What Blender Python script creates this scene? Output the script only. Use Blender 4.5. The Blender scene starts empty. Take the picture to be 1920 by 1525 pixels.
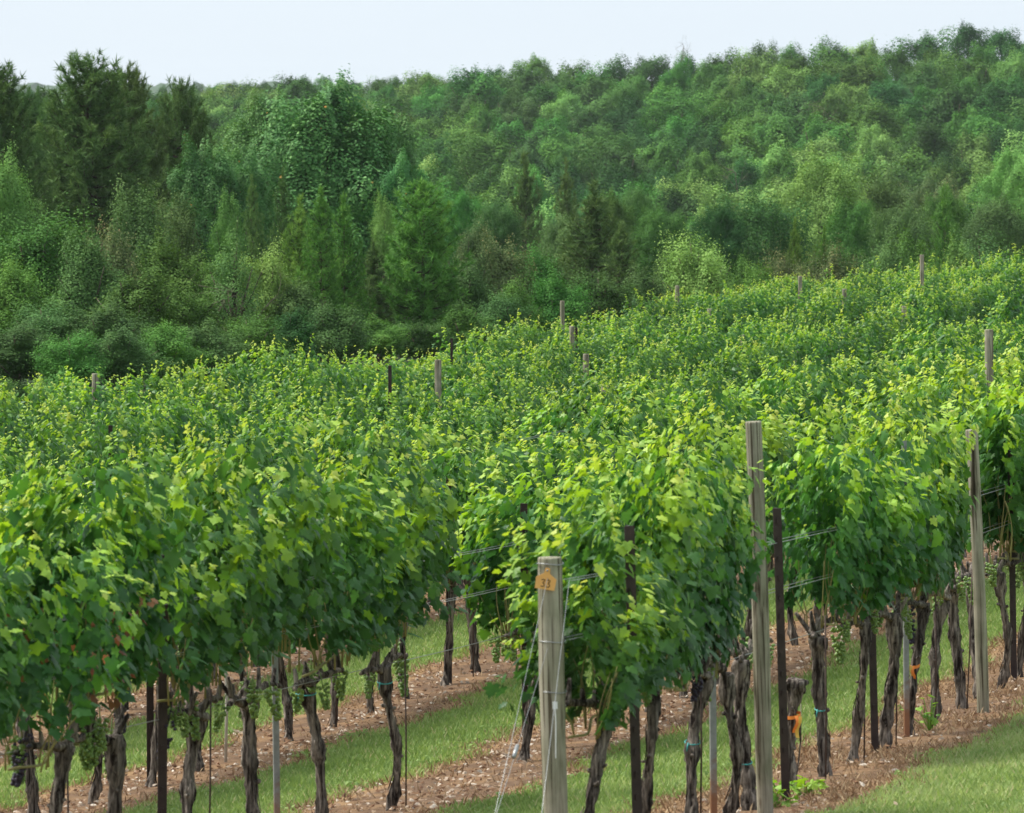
import bpy, math, random
import numpy as np
from mathutils import Vector, Matrix

# ------------------------------------------------------------------ camera, sky, sun, exposure
sc = bpy.context.scene
COL = sc.collection
PW, PH, FPX, HOR = 1920.0, 1525.0, 10667.0, 165.0
PITCH = math.atan((PH / 2 - HOR) / FPX)
cam = bpy.data.cameras.new("camera")
cam.sensor_width = 36.0
cam.lens = FPX / PW * 36.0
cam.clip_start, cam.clip_end = 0.5, 20000
cam.dof.use_dof = True
cam.dof.focus_distance = 58.0
cam.dof.aperture_fstop = 13.0
camo = bpy.data.objects.new("camera", cam)
COL.objects.link(camo)
camo.rotation_euler = (math.pi / 2 - PITCH, 0, 0)
sc.camera = camo

SUN_EL, SUN_AZ = math.radians(57), math.radians(290)      # azimuth measured clockwise from +Y
w = bpy.data.worlds.new("World")
sc.world = w
w.use_nodes = True
nt = w.node_tree
nt.nodes.clear()
sky = nt.nodes.new("ShaderNodeTexSky")
sky.sky_type = 'NISHITA'
sky.sun_disc = False
sky.sun_elevation = SUN_EL
sky.sun_rotation = SUN_AZ
sky.air_density, sky.dust_density, sky.ozone_density = 1.0, 2.0, 1.5
cl = nt.nodes.new("ShaderNodeTexNoise")                    # thin even cloud sheet
cl.inputs["Scale"].default_value = 2.2
cl.inputs["Detail"].default_value = 4
tc = nt.nodes.new("ShaderNodeTexCoord")
mp = nt.nodes.new("ShaderNodeMapping")
mp.inputs["Scale"].default_value = (1, 1, 5)
nt.links.new(tc.outputs["Generated"], mp.inputs[0])
nt.links.new(mp.outputs[0], cl.inputs["Vector"])
cr = nt.nodes.new("ShaderNodeValToRGB")
cr.color_ramp.elements[0].position, cr.color_ramp.elements[1].position = 0.3, 0.7
cr.color_ramp.elements[0].color = (4.45, 5.05, 5.65, 1)
cr.color_ramp.elements[1].color = (5.0, 5.45, 5.85, 1)
nt.links.new(cl.outputs["Fac"], cr.inputs[0])
mx = nt.nodes.new("ShaderNodeMix")
mx.data_type = 'RGBA'
mx.inputs["Factor"].default_value = 0.85
nt.links.new(sky.outputs[0], mx.inputs["A"])
nt.links.new(cr.outputs[0], mx.inputs["B"])
bg = nt.nodes.new("ShaderNodeBackground")
bg.inputs["Strength"].default_value = 0.10
nt.links.new(mx.outputs["Result"], bg.inputs["Color"])
wo = nt.nodes.new("ShaderNodeOutputWorld")
nt.links.new(bg.outputs[0], wo.inputs[0])

sl = bpy.data.lights.new("sun", 'SUN')
sl.energy = 3.5
sl.angle = math.radians(24)
sl.color = (1.0, 0.96, 0.88)
so = bpy.data.objects.new("sun", sl)
COL.objects.link(so)
sd = Vector((math.sin(SUN_AZ) * math.cos(SUN_EL), math.cos(SUN_AZ) * math.cos(SUN_EL), math.sin(SUN_EL)))
so.rotation_euler = sd.to_track_quat('Z', 'Y').to_euler()
so.location = (0, -20, 40)

sc.view_settings.view_transform = 'Standard'
sc.view_settings.look = 'None'
sc.view_settings.exposure = 0.95
sc.view_settings.gamma = 1.0
sc.render.engine = 'CYCLES'
cy = sc.cycles
cy.max_bounces, cy.diffuse_bounces, cy.glossy_bounces = 5, 3, 2
cy.transmission_bounces, cy.transparent_max_bounces, cy.volume_bounces = 3, 4, 0
cy.use_denoising = True
cy.denoising_input_passes = 'RGB_ALBEDO_NORMAL'
cy.denoising_prefilter = 'ACCURATE'
cy.sample_clamp_indirect = 4.0
cy.use_adaptive_sampling = False
cy.adaptive_threshold = 0.02

# ------------------------------------------------------------------ geometry of the place
SL = 0.222                                   # rows run SL metres to the side per metre away
RD = Vector((SL, 1, 0)).normalized()
ROT_ROW = math.atan2(RD.y, RD.x)
ROWV = [-5.75 - 2.665 * i for i in range(8)]  # X - SL*Y of the eight rows
FWD = np.array([0, math.cos(PITCH), -math.sin(PITCH)])
UPV = np.array([0, math.sin(PITCH), math.cos(PITCH)])


def at(px, py, Y):
    r = FWD + np.array([(px - PW / 2) / FPX, 0, 0]) - UPV * ((py - PH / 2) / FPX)
    return r * (Y / r[1])


CTRL = np.array([(.215, 26.9, -3.72), (1.35, 32, -4.0), (3.25, 40.6, -4.43), (-.84, 34.5, -4.38), (.09, 38.7, -4.68),
                 (-.535, 47.6, -4.95), (-2.73, 37.8, -4.8), (-.39, 60, -5.3), (1.31, 80, -6.2), (1.19, 91, -6.42),
                 (1.06, 103, -6.47), (.98, 114, -6.42), (6.7, 80, -5.4), (9.1, 127, -6.0), (-6.06, 83, -6.2),
                 (-5.3, 86, -6.1), (12.6, 143, -5.97), (5.1, 61.6, -4.9), (-2.4, 28, -4.2), (9.1, 151, -6.85),
                 (12, 160, -7.0), (2, 15, -2.85), (-4, 15, -3.5)])


def _poly(X, Y):
    return np.stack([1 + 0 * X, X, Y, Y * Y, X * Y, Y ** 3], -1)


_c = np.linalg.lstsq(_poly(CTRL[:, 0], CTRL[:, 1]), CTRL[:, 2], rcond=None)[0]
_res = CTRL[:, 2] - _poly(CTRL[:, 0], CTRL[:, 1]) @ _c
VY = [0, 120, 150, 190, 250, 330, 450, 560, 700, 820, 1000, 1600, 2400, 6000, 9000]
VZ = [-6, -6.6, -7.3, -9, -14, -21, -26, -22, -13, -9, -13, -16, -10, -10, -10]


def sstep(a, b, x):
    t = np.clip((x - a) / (b - a), 0, 1)
    return t * t * (3 - 2 * t)


def terr(X, Y):
    X, Y = np.asarray(X, float), np.asarray(Y, float)
    Xc, Yc = np.clip(X, -14, 18), np.clip(Y, 5, 160)
    z = _poly(Xc, Yc) @ _c
    d2 = ((Xc[..., None] - CTRL[:, 0]) / 5) ** 2 + ((Yc[..., None] - CTRL[:, 1]) / 9) ** 2
    k = np.exp(-d2)
    z = z + (k * _res).sum(-1) / (k.sum(-1) + 0.25)
    u = -(X - SL * Y) / 1.0244
    zv = np.interp(Y, VY, VZ)
    a = X / np.maximum(Y, 60)
    r = np.interp(a, [-.3, -.06, 0, .09, .4], [.6, .78, .88, 1.12, 1.4])
    zv = np.where(Y > 450, -26 + (zv + 26) * r, zv)
    s = np.maximum(sstep(25, 40, u), sstep(150, 175, Y))
    return z * (1 - s) + zv * s


def gz(X, Y):
    return float(terr(np.array([X]), np.array([Y]))[0])


# ------------------------------------------------------------------ mesh helpers
class Geo:
    def __init__(s):
        s.V, s.T, s.Q, s.A, s.n = [], [], [], [], 0
        s.MT, s.MQ = [], []

    def add(s, V, T=None, Q=None, a=0.5, m=0):
        V = np.asarray(V, float).reshape(-1, 3)
        if T is not None and len(T):
            T = np.asarray(T, int).reshape(-1, 3)
            s.T.append(T + s.n)
            s.MT.append(np.full(len(T), m))
        if Q is not None and len(Q):
            Q = np.asarray(Q, int).reshape(-1, 4)
            s.Q.append(Q + s.n)
            s.MQ.append(np.full(len(Q), m))
        s.V.append(V)
        s.A.append(np.broadcast_to(np.asarray(a, float), (len(V),)))
        s.n += len(V)

    def mesh(s, name, mats, smooth=False):
        me = bpy.data.meshes.new(name)
        V = np.concatenate(s.V) if s.V else np.zeros((0, 3))
        T = np.concatenate(s.T) if s.T else np.zeros((0, 3), int)
        Q = np.concatenate(s.Q) if s.Q else np.zeros((0, 4), int)
        me.vertices.add(len(V))
        me.vertices.foreach_set("co", V.astype(np.float32).ravel())
        me.loops.add(T.size + Q.size)
        me.loops.foreach_set("vertex_index", np.concatenate([T.ravel(), Q.ravel()]).astype(np.int32))
        me.polygons.add(len(T) + len(Q))
        st = np.concatenate([np.arange(len(T)) * 3, T.size + np.arange(len(Q)) * 4])
        me.polygons.foreach_set("loop_start", st.astype(np.int32))
        mi = np.concatenate([*s.MT, *s.MQ]) if (s.MT or s.MQ) else np.zeros(0)
        me.polygons.foreach_set("material_index", mi.astype(np.int32))
        me.polygons.foreach_set("use_smooth", np.full(len(T) + len(Q), smooth))
        at_ = me.attributes.new("age", 'FLOAT', 'POINT')
        at_.data.foreach_set("value", np.concatenate(s.A).astype(np.float32))
        for m in (mats if isinstance(mats, (list, tuple)) else [mats]):
            me.materials.append(m)
        me.update(calc_edges=True)
        me.validate()
        return me


def nrm(v):
    return v / np.maximum(np.linalg.norm(v, axis=-1, keepdims=True), 1e-9)


def scatter(geo, tmpl, tris, P, N, D, S, a):
    """copies of a small template: P points, N normals, D tip directions, S sizes, a tone"""
    N = nrm(N)
    Dp = nrm(D - (D * N).sum(-1, keepdims=True) * N)
    Xa = np.cross(Dp, N)
    R = np.stack([Xa, Dp, N], 1)
    V = P[:, None, :] + np.einsum('kj,njc->nkc', tmpl, R) * S[:, None, None]
    k = len(tmpl)
    F = tris[None] + (np.arange(len(P)) * k)[:, None, None]
    geo.add(V.reshape(-1, 3), F.reshape(-1, 3), None, np.repeat(a, k))


def tube(path, rad, sides=8, cap=True, rng=None, rough=0.0, ridges=0, twist=0.0):
    P = np.asarray(path, float)
    n = len(P)
    rad = np.broadcast_to(np.asarray(rad, float), (n,))
    T = nrm(np.gradient(P, axis=0))
    ref = np.array([1.0, 0, 0]) if abs(T[0][0]) < .8 else np.array([0, 1.0, 0])
    V = []
    ph = rng.uniform(0, 6.28, 4) if rng is not None else np.zeros(4)
    for i in range(n):
        ref = nrm(ref - T[i] * (ref @ T[i]))
        b = np.cross(T[i], ref)
        an = np.linspace(0, 2 * math.pi, sides, endpoint=False)
        r = rad[i] * np.ones(sides)
        if ridges:
            tw = an + twist * i / n * 6.28
            r = r * (1 + rough * (np.sin(tw * ridges + ph[0] + 1.3 * math.sin(i * .5 + ph[1])) * .6 + np.sin(tw * (ridges * 2 + 1) + ph[2] + i * .35) * .4 + .5 * np.sin(tw * 2 + ph[3] + i * .22)))
        if rng is not None and rough:
            r = r * (1 + rng.normal(0, rough * .45, sides))
        V.append(P[i] + np.outer(np.cos(an) * r, ref) + np.outer(np.sin(an) * r, b))
    V = np.concatenate(V)
    i, j = np.meshgrid(np.arange(n - 1), np.arange(sides), indexing='ij')
    j2 = (j + 1) % sides
    Q = np.stack([i * sides + j, i * sides + j2, (i + 1) * sides + j2, (i + 1) * sides + j], -1).reshape(-1, 4)
    Tr = []
    if cap:
        V = np.concatenate([V, P[:1], P[-1:]])
        a0, a1 = n * sides, n * sides + 1
        for k in range(sides):
            Tr.append((a0, (k + 1) % sides, k))
            Tr.append((a1, (n - 1) * sides + k, (n - 1) * sides + (k + 1) % sides))
    return V, np.array(Tr, int).reshape(-1, 3), Q


def box(cx, cy, cz, sx, sy, sz):
    V = np.array([(cx + a * sx / 2, cy + b * sy / 2, cz + c * sz / 2) for a in (-1, 1) for b in (-1, 1) for c in (-1, 1)])
    Q = [(0, 1, 3, 2), (4, 6, 7, 5), (0, 4, 5, 1), (2, 3, 7, 6), (0, 2, 6, 4), (1, 5, 7, 3)]
    return V, Q


def prism(outline, depth):
    """outline in x,z; extruded along y from -depth/2 to depth/2"""
    o = np.asarray(outline, float)
    n = len(o)
    V = np.concatenate([np.stack([o[:, 0], np.full(n, s), o[:, 1]], 1) for s in (-depth / 2, depth / 2)])
    Q = [(i, (i + 1) % n, n + (i + 1) % n, n + i) for i in range(n)]
    return V, Q, list(range(n))


# ------------------------------------------------------------------ materials
def mat(name):
    m = bpy.data.materials.new(name)
    m.use_nodes = True
    m.node_tree.nodes.clear()
    return m, m.node_tree


def N(t, kind, **kw):
    n = t.nodes.new("ShaderNode" + kind)
    for k, v in kw.items():
        if k in n.inputs:
            n.inputs[k].default_value = v
        else:
            setattr(n, k, v)
    return n


def ramp(t, stops, fac=None, interp='LINEAR'):
    r = t.nodes.new("ShaderNodeValToRGB")
    r.color_ramp.interpolation = interp
    e = r.color_ramp.elements
    while len(e) < len(stops):
        e.new(.5)
    for q, (p, c) in zip(e, stops):
        q.position = p
        q.color = (*c, 1)
    if fac is not None:
        t.links.new(fac, r.inputs[0])
    return r


def finish(t, shader):
    o = t.nodes.new("ShaderNodeOutputMaterial")
    t.links.new(shader, o.inputs[0])


def leaf_mat(name, stops, transl=.3, rough=.5, spec=.4, var=.25, hue=.02, gain=1.0):
    """stops over the leaf's age; the same colour from all sides, some light passes through the blade"""
    m, t = mat(name)
    a = N(t, "Attribute", attribute_name="age")
    r = ramp(t, stops, a.outputs["Fac"])
    oi = N(t, "ObjectInfo")
    hs = N(t, "HueSaturation")
    mr = N(t, "MapRange")
    mr.inputs["To Min"].default_value, mr.inputs["To Max"].default_value = (1 - var) * gain, (1 + var) * gain
    t.links.new(oi.outputs["Random"], mr.inputs[0])
    mh = N(t, "MapRange")
    mh.inputs["To Min"].default_value, mh.inputs["To Max"].default_value = .5 - hue, .5 + hue
    mu = N(t, "Math", operation='MULTIPLY')
    mu.inputs[1].default_value = 7.31
    fr = N(t, "Math", operation='FRACT')
    t.links.new(oi.outputs["Random"], mu.inputs[0])
    t.links.new(mu.outputs[0], fr.inputs[0])
    t.links.new(fr.outputs[0], mh.inputs[0])
    t.links.new(mr.outputs[0], hs.inputs["Value"])
    t.links.new(mh.outputs[0], hs.inputs["Hue"])
    t.links.new(r.outputs[0], hs.inputs["Color"])
    p = N(t, "BsdfPrincipled", Roughness=rough)
    p.inputs["Specular IOR Level"].default_value = spec
    t.links.new(hs.outputs[0], p.inputs["Base Color"])
    tr = N(t, "BsdfTranslucent")
    h2 = N(t, "HueSaturation")
    h2.inputs["Hue"].default_value = .485
    h2.inputs["Saturation"].default_value = 1.1
    h2.inputs["Value"].default_value = 1.5
    t.links.new(hs.outputs[0], h2.inputs["Color"])
    t.links.new(h2.outputs[0], tr.inputs[0])
    mxs = N(t, "MixShader")
    mxs.inputs[0].default_value = transl
    t.links.new(p.outputs[0], mxs.inputs[1])
    t.links.new(tr.outputs[0], mxs.inputs[2])
    finish(t, mxs.outputs[0])
    return m


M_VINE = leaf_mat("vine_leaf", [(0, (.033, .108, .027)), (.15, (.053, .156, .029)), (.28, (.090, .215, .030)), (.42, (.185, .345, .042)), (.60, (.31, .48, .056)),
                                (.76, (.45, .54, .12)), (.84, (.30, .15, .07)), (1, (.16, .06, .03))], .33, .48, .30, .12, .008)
M_OLDV = leaf_mat("tree_leaf_dark", [(0, (.026, .085, .022)), (.5, (.048, .138, .029)), (1, (.088, .20, .042))], .13, .7, .12, 0.3, gain=1.0)
M_MID = leaf_mat("tree_leaf_mid", [(0, (.040, .130, .024)), (.5, (.080, .21, .034)), (1, (.14, .285, .05))], .13, .7, .12, 0.28, gain=1.0)
M_LIGHT = leaf_mat("tree_leaf_light", [(0, (.065, .14, .034)), (.5, (.12, .225, .05)), (1, (.21, .32, .085))], .13, .7, .12, 0.2, gain=1.4)
M_GREY = leaf_mat("tree_leaf_greyish", [(0, (.046, .108, .032)), (.5, (.088, .178, .046)), (1, (.145, .235, .066))], .13, .7, .12, 0.28, gain=1.0)
M_TAN = leaf_mat("tree_leaf_tan", [(0, (.055, .10, .034)), (.55, (.11, .16, .055)), (.8, (.20, .21, .08)), (1, (.36, .24, .11))], .13, .7, .12, 0.15, gain=1.0)
M_TULIP = leaf_mat("tulip_leaf", [(0, (.032, .105, .028)), (.5, (.06, .17, .04)), (.9, (.12, .25, .065)), (1, (.42, .22, .05))], .14, .6, .22, .1, gain=1.25)
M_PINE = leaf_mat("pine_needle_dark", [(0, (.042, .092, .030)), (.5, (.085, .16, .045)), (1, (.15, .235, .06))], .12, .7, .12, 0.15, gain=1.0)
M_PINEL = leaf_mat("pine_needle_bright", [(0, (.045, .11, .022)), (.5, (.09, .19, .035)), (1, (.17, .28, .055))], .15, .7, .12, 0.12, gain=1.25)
M_GRASS = leaf_mat("grass_blade", [(0, (.125, .20, .055)), (.5, (.235, .335, .10)), (.85, (.37, .43, .18)), (1, (.50, .44, .25))], .3, .6, .2, .0, 0)
M_STRAW = leaf_mat("dry_grass_blade", [(0, (.16, .10, .055)), (.5, (.28, .19, .11)), (1, (.42, .32, .20))], .2, .8, .1, .0, 0)
M_LITTER = leaf_mat("dead_leaf", [(0, (.10, .05, .03)), (.35, (.24, .14, .08)), (.7, (.42, .33, .25)), (1, (.62, .56, .48))], .15, .8, .15, .0, 0)


def bark_mat(name, dark, light, scale=1.0, bump=.6):
    m, t = mat(name)
    tc = N(t, "TexCoord")
    mp = N(t, "Mapping")
    mp.inputs["Scale"].default_value = (60 * scale, 60 * scale, 7 * scale)
    oi = N(t, "ObjectInfo")
    ad = N(t, "VectorMath", operation='ADD')
    cx = N(t, "CombineXYZ")
    mu = N(t, "Math", operation='MULTIPLY')
    mu.inputs[1].default_value = 37.0
    t.links.new(oi.outputs["Random"], mu.inputs[0])
    t.links.new(mu.outputs[0], cx.inputs[2])
    t.links.new(tc.outputs["Object"], ad.inputs[0])
    t.links.new(cx.outputs[0], ad.inputs[1])
    t.links.new(ad.outputs[0], mp.inputs[0])
    n1 = N(t, "TexNoise", Scale=1.0, Detail=6.0, Roughness=.65, Distortion=.6)
    t.links.new(mp.outputs[0], n1.inputs["Vector"])
    n2 = N(t, "TexNoise", Scale=9 * scale, Detail=3.0)
    t.links.new(ad.outputs[0], n2.inputs["Vector"])
    r = ramp(t, [(.40, dark), (.52, tuple((a + b) / 2 * .8 for a, b in zip(dark, light))), (.66, light)], n1.outputs["Fac"])
    mxx = N(t, "Mix", data_type='RGBA', blend_type='MULTIPLY')
    mxx.inputs["Factor"].default_value = .6
    r2 = ramp(t, [(.3, (.45, .42, .4)), (.7, (1.25, 1.2, 1.15))], n2.outputs["Fac"])
    t.links.new(r.outputs[0], mxx.inputs["A"])
    t.links.new(r2.outputs[0], mxx.inputs["B"])
    b = N(t, "Bump", Strength=bump, Distance=.02)
    t.links.new(n1.outputs["Fac"], b.inputs["Height"])
    p = N(t, "BsdfPrincipled", Roughness=.9)
    p.inputs["Specular IOR Level"].default_value = .15
    t.links.new(mxx.outputs["Result"], p.inputs["Base Color"])
    t.links.new(b.outputs[0], p.inputs["Normal"])
    finish(t, p.outputs[0])
    return m


M_BARK = bark_mat("vine_bark", (.018, .012, .010), (.37, .32, .275), .62, 1.0)
M_TBARK = bark_mat("tree_bark", (.04, .03, .022), (.16, .13, .10), .15, .3)
M_TWIG = bark_mat("pale_twig", (.10, .08, .06), (.30, .26, .20), .3, .2)


def wood_mat(name):
    m, t = mat(name)
    tc = N(t, "TexCoord")
    oi = N(t, "ObjectInfo")
    mp = N(t, "Mapping")
    mp.inputs["Scale"].default_value = (26, 26, 1.6)
    ad = N(t, "VectorMath", operation='ADD')
    mu = N(t, "Math", operation='MULTIPLY')
    mu.inputs[1].default_value = 53.0
    t.links.new(oi.outputs["Random"], mu.inputs[0])
    cx = N(t, "CombineXYZ")
    t.links.new(mu.outputs[0], cx.inputs[2])
    t.links.new(tc.outputs["Object"], ad.inputs[0])
    t.links.new(cx.outputs[0], ad.inputs[1])
    t.links.new(ad.outputs[0], mp.inputs[0])
    n1 = N(t, "TexNoise", Scale=1.0, Detail=7.0, Roughness=.6, Distortion=1.2)
    t.links.new(mp.outputs[0], n1.inputs["Vector"])
    r = ramp(t, [(.30, (.075, .06, .04)), (.42, (.25, .225, .17)), (.6, (.36, .335, .265)), (.8, (.44, .41, .33))], n1.outputs["Fac"])
    n2 = N(t, "TexNoise", Scale=5.0, Detail=4.0)
    t.links.new(ad.outputs[0], n2.inputs["Vector"])
    r2 = ramp(t, [(.35, (.62, .66, .55)), (.62, (1.05, 1.03, 1.0))], n2.outputs["Fac"])
    vo = N(t, "TexVoronoi", Scale=1.0)                       # knots
    mp2 = N(t, "Mapping")
    mp2.inputs["Scale"].default_value = (9, 9, 3.2)
    t.links.new(ad.outputs[0], mp2.inputs[0])
    t.links.new(mp2.outputs[0], vo.inputs["Vector"])
    rk = ramp(t, [(.06, (.35, .27, .2)), (.14, (1, 1, 1))], vo.outputs["Distance"])
    m1 = N(t, "Mix", data_type='RGBA', blend_type='MULTIPLY')
    m1.inputs["Factor"].default_value = .8
    t.links.new(r.outputs[0], m1.inputs["A"])
    t.links.new(r2.outputs[0], m1.inputs["B"])
    m2 = N(t, "Mix", data_type='RGBA', blend_type='MULTIPLY')
    m2.inputs["Factor"].default_value = .7
    t.links.new(m1.outputs["Result"], m2.inputs["A"])
    t.links.new(rk.outputs[0], m2.inputs["B"])
    mp3 = N(t, "Mapping")                                    # drying cracks along the grain
    mp3.inputs["Scale"].default_value = (75, 75, 1.3)
    t.links.new(ad.outputs[0], mp3.inputs[0])
    n3 = N(t, "TexNoise", Scale=1.0, Detail=2.0)
    t.links.new(mp3.outputs[0], n3.inputs["Vector"])
    r3 = ramp(t, [(.37, (.2, .16, .12)), (.44, (1, 1, 1))], n3.outputs["Fac"])
    m3 = N(t, "Mix", data_type='RGBA', blend_type='MULTIPLY')
    m3.inputs["Factor"].default_value = .9
    t.links.new(m2.outputs["Result"], m3.inputs["A"])
    t.links.new(r3.outputs[0], m3.inputs["B"])
    m2 = m3
    b = N(t, "Bump", Strength=.5, Distance=.006)
    t.links.new(n1.outputs["Fac"], b.inputs["Height"])
    p = N(t, "BsdfPrincipled", Roughness=.85)
    p.inputs["Specular IOR Level"].default_value = .2
    t.links.new(m2.outputs["Result"], p.inputs["Base Color"])
    t.links.new(b.outputs[0], p.inputs["Normal"])
    finish(t, p.outputs[0])
    return m


M_WOOD = wood_mat("weathered_wood")


def plain(name, stops, scale=20.0, rough=.6, metal=0.0, bump=.0, spec=.4, zramp=None):
    m, t = mat(name)
    tc = N(t, "TexCoord")
    n = N(t, "TexNoise", Scale=scale, Detail=5.0, Roughness=.6)
    t.links.new(tc.outputs["Object"], n.inputs["Vector"])
    r = ramp(t, stops, n.outputs["Fac"])
    out = r.outputs[0]
    p = N(t, "BsdfPrincipled", Roughness=rough, Metallic=metal)
    p.inputs["Specular IOR Level"].default_value = spec
    if zramp:                                                # rust that climbs from the ground
        sx = N(t, "SeparateXYZ")
        t.links.new(tc.outputs["Object"], sx.inputs[0])
        a = N(t, "Math", operation='MULTIPLY_ADD')
        a.inputs[1].default_value = .5
        t.links.new(n.outputs["Fac"], a.inputs[0])
        t.links.new(sx.outputs[2], a.inputs[2])
        rr = ramp(t, [(zramp[0], (1, 1, 1)), (zramp[1], (0, 0, 0))], a.outputs[0])
        mm = N(t, "Mix", data_type='RGBA')
        t.links.new(rr.outputs[0], mm.inputs["Factor"])
        t.links.new(out, mm.inputs["A"])
        mm.inputs["B"].default_value = (*zramp[2], 1)
        out = mm.outputs["Result"]
    t.links.new(out, p.inputs["Base Color"])
    if bump:
        b = N(t, "Bump", Strength=bump, Distance=.004)
        t.links.new(n.outputs["Fac"], b.inputs["Height"])
        t.links.new(b.outputs[0], p.inputs["Normal"])
    finish(t, p.outputs[0])
    return m


M_STEEL = plain("brown_steel", [(.3, (.022, .011, .010)), (.6, (.042, .024, .021)), (.8, (.085, .042, .032))], 14, .55, .1, .3)
M_GALV = plain("galvanised_steel", [(.3, (.20, .205, .205)), (.7, (.34, .345, .34))], 18, .5, .35, .1, zramp=(.42, .62, (.28, .13, .07)))
M_WIRE = plain("wire", [(.3, (.22, .23, .23)), (.7, (.36, .37, .37))], 30, .4, .5)
M_CANE = plain("cane", [(.3, (.20, .16, .06)), (.6, (.27, .25, .08)), (.8, (.32, .19, .08))], 9, .6)
M_STAKE = plain("pale_stake", [(.3, (.38, .33, .26)), (.7, (.58, .55, .48))], 12, .8)
M_ROD = plain("dark_rod", [(.3, (.03, .02, .018)), (.7, (.09, .05, .035))], 25, .8)
M_GRAPE = plain("green_grape", [(.3, (.085, .165, .03)), (.7, (.18, .27, .055))], 12, .4)
M_PURPLE = plain("purple_grape", [(.3, (.010, .007, .018)), (.7, (.04, .025, .05))], 22, .45)
M_TAG = plain("tag_plastic", [(.3, (.72, .36, .10)), (.7, (.80, .43, .13))], 12, .5)
M_INK = plain("tag_ink", [(.3, (.05, .035, .02)), (.7, (.09, .06, .03))], 30, .8)
M_ORANGE = plain("orange_tape", [(.3, (.85, .20, .035)), (.7, (.92, .30, .05))], 12, .5)
M_YELLOW = plain("yellow_tape", [(.3, (.80, .46, .08)), (.7, (.86, .58, .14))], 12, .5)
M_TEAL = plain("teal_tie", [(.3, (.03, .24, .22)), (.7, (.06, .34, .32))], 12, .5)
M_WHITE = plain("white_clip", [(.3, (.6, .6, .58)), (.7, (.75, .75, .73))], 12, .5)


def ground_mat():
    m, t = mat("ground")
    g = N(t, "NewGeometry")
    sx = N(t, "SeparateXYZ")
    t.links.new(g.outputs["Position"], sx.inputs[0])

    def math_(op, a, b=None, c=None):
        n = N(t, "Math", operation=op)
        for i, x in enumerate((a, b, c)):
            if x is None:
                continue
            if isinstance(x, (int, float)):
                n.inputs[i].default_value = x
            else:
                t.links.new(x, n.inputs[i])
        return n.outputs[0]

    def noise(scale, det=4.0, rough=.6):
        n = N(t, "TexNoise", Scale=scale, Detail=det, Roughness=rough)
        t.links.new(g.outputs["Position"], n.inputs["Vector"])
        return n.outputs["Fac"]

    v = math_('MULTIPLY_ADD', sx.outputs[1], -SL, sx.outputs[0])
    ph = math_('DIVIDE', math_('SUBTRACT', -5.75, v), 2.665)          # whole numbers on the rows
    dist = math_('MULTIPLY', math_('ABSOLUTE', math_('SUBTRACT', ph, math_('ROUND', ph))), 2.665)
    dist = math_('ADD', dist, math_('MULTIPLY', math_('SUBTRACT', noise(1.1), .5), .5))
    dist = math_('ADD', dist, math_('MULTIPLY', math_('SUBTRACT', noise(7), .5), .25))
    inside = math_('MULTIPLY', math_('GREATER_THAN', ph, -.5), math_('LESS_THAN', ph, 7.5))
    n1, n2, n3, n4 = noise(2.2), noise(16, 6, .7), noise(60, 3), noise(.5)
    soil = ramp(t, [(.25, (.055, .034, .022)), (.5, (.138, .086, .054)), (.75, (.215, .142, .092))], n2)
    sm = N(t, "Mix", data_type='RGBA')
    straw = ramp(t, [(.3, (.15, .085, .045)), (.7, (.28, .18, .10))], n3)
    sf = ramp(t, [(.45, (0, 0, 0)), (.62, (1, 1, 1))], n1)
    t.links.new(sf.outputs[0], sm.inputs["Factor"])
    t.links.new(soil.outputs[0], sm.inputs["A"])
    t.links.new(straw.outputs[0], sm.inputs["B"])
    grass = ramp(t, [(.25, (.065, .115, .03)), (.5, (.13, .195, .055)), (.75, (.21, .26, .095))], n2)
    lawn = N(t, "Mix", data_type='RGBA', blend_type='MULTIPLY')
    lawn.inputs["Factor"].default_value = .5
    gl = ramp(t, [(.3, (.75, .85, .7)), (.7, (1.3, 1.15, 1.1))], n4)
    t.links.new(grass.outputs[0], lawn.inputs["A"])
    t.links.new(gl.outputs[0], lawn.inputs["B"])
    edge = N(t, "Mix", data_type='RGBA')                              # dry border between soil and grass
    ef = ramp(t, [(.66, (0, 0, 0)), (.76, (1, 1, 1))], dist)
    t.links.new(ef.outputs[0], edge.inputs["Factor"])
    edge.inputs["A"].default_value = (.27, .17, .09, 1)
    t.links.new(lawn.outputs["Result"], edge.inputs["B"])
    fin = N(t, "Mix", data_type='RGBA')
    ff = ramp(t, [(.50, (0, 0, 0)), (.58, (1, 1, 1))], dist)
    t.links.new(ff.outputs[0], fin.inputs["Factor"])
    t.links.new(sm.outputs["Result"], fin.inputs["A"])
    t.links.new(edge.outputs["Result"], fin.inputs["B"])
    out = N(t, "Mix", data_type='RGBA')
    t.links.new(inside, out.inputs["Factor"])
    t.links.new(lawn.outputs["Result"], out.inputs["A"])
    t.links.new(fin.outputs["Result"], out.inputs["B"])
    far = N(t, "Mix", data_type='RGBA')                               # forest floor beyond the field
    t.links.new(ramp(t, [(.0, (0, 0, 0)), (1, (1, 1, 1))], math_('DIVIDE', math_('SUBTRACT', ph, 8.5), 3.0)).outputs[0], far.inputs["Factor"])
    t.links.new(out.outputs["Result"], far.inputs["A"])
    t.links.new(ramp(t, [(.3, (.02, .035, .015)), (.7, (.045, .075, .028))], n2).outputs[0], far.inputs["B"])
    b = N(t, "Bump", Strength=.7, Distance=.05)
    t.links.new(n2, b.inputs["Height"])
    p = N(t, "BsdfPrincipled", Roughness=.95)
    p.inputs["Specular IOR Level"].default_value = .1
    t.links.new(far.outputs["Result"], p.inputs["Base Color"])
    t.links.new(b.outputs[0], p.inputs["Normal"])
    finish(t, p.outputs[0])
    return m


M_GROUND = ground_mat()


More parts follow.
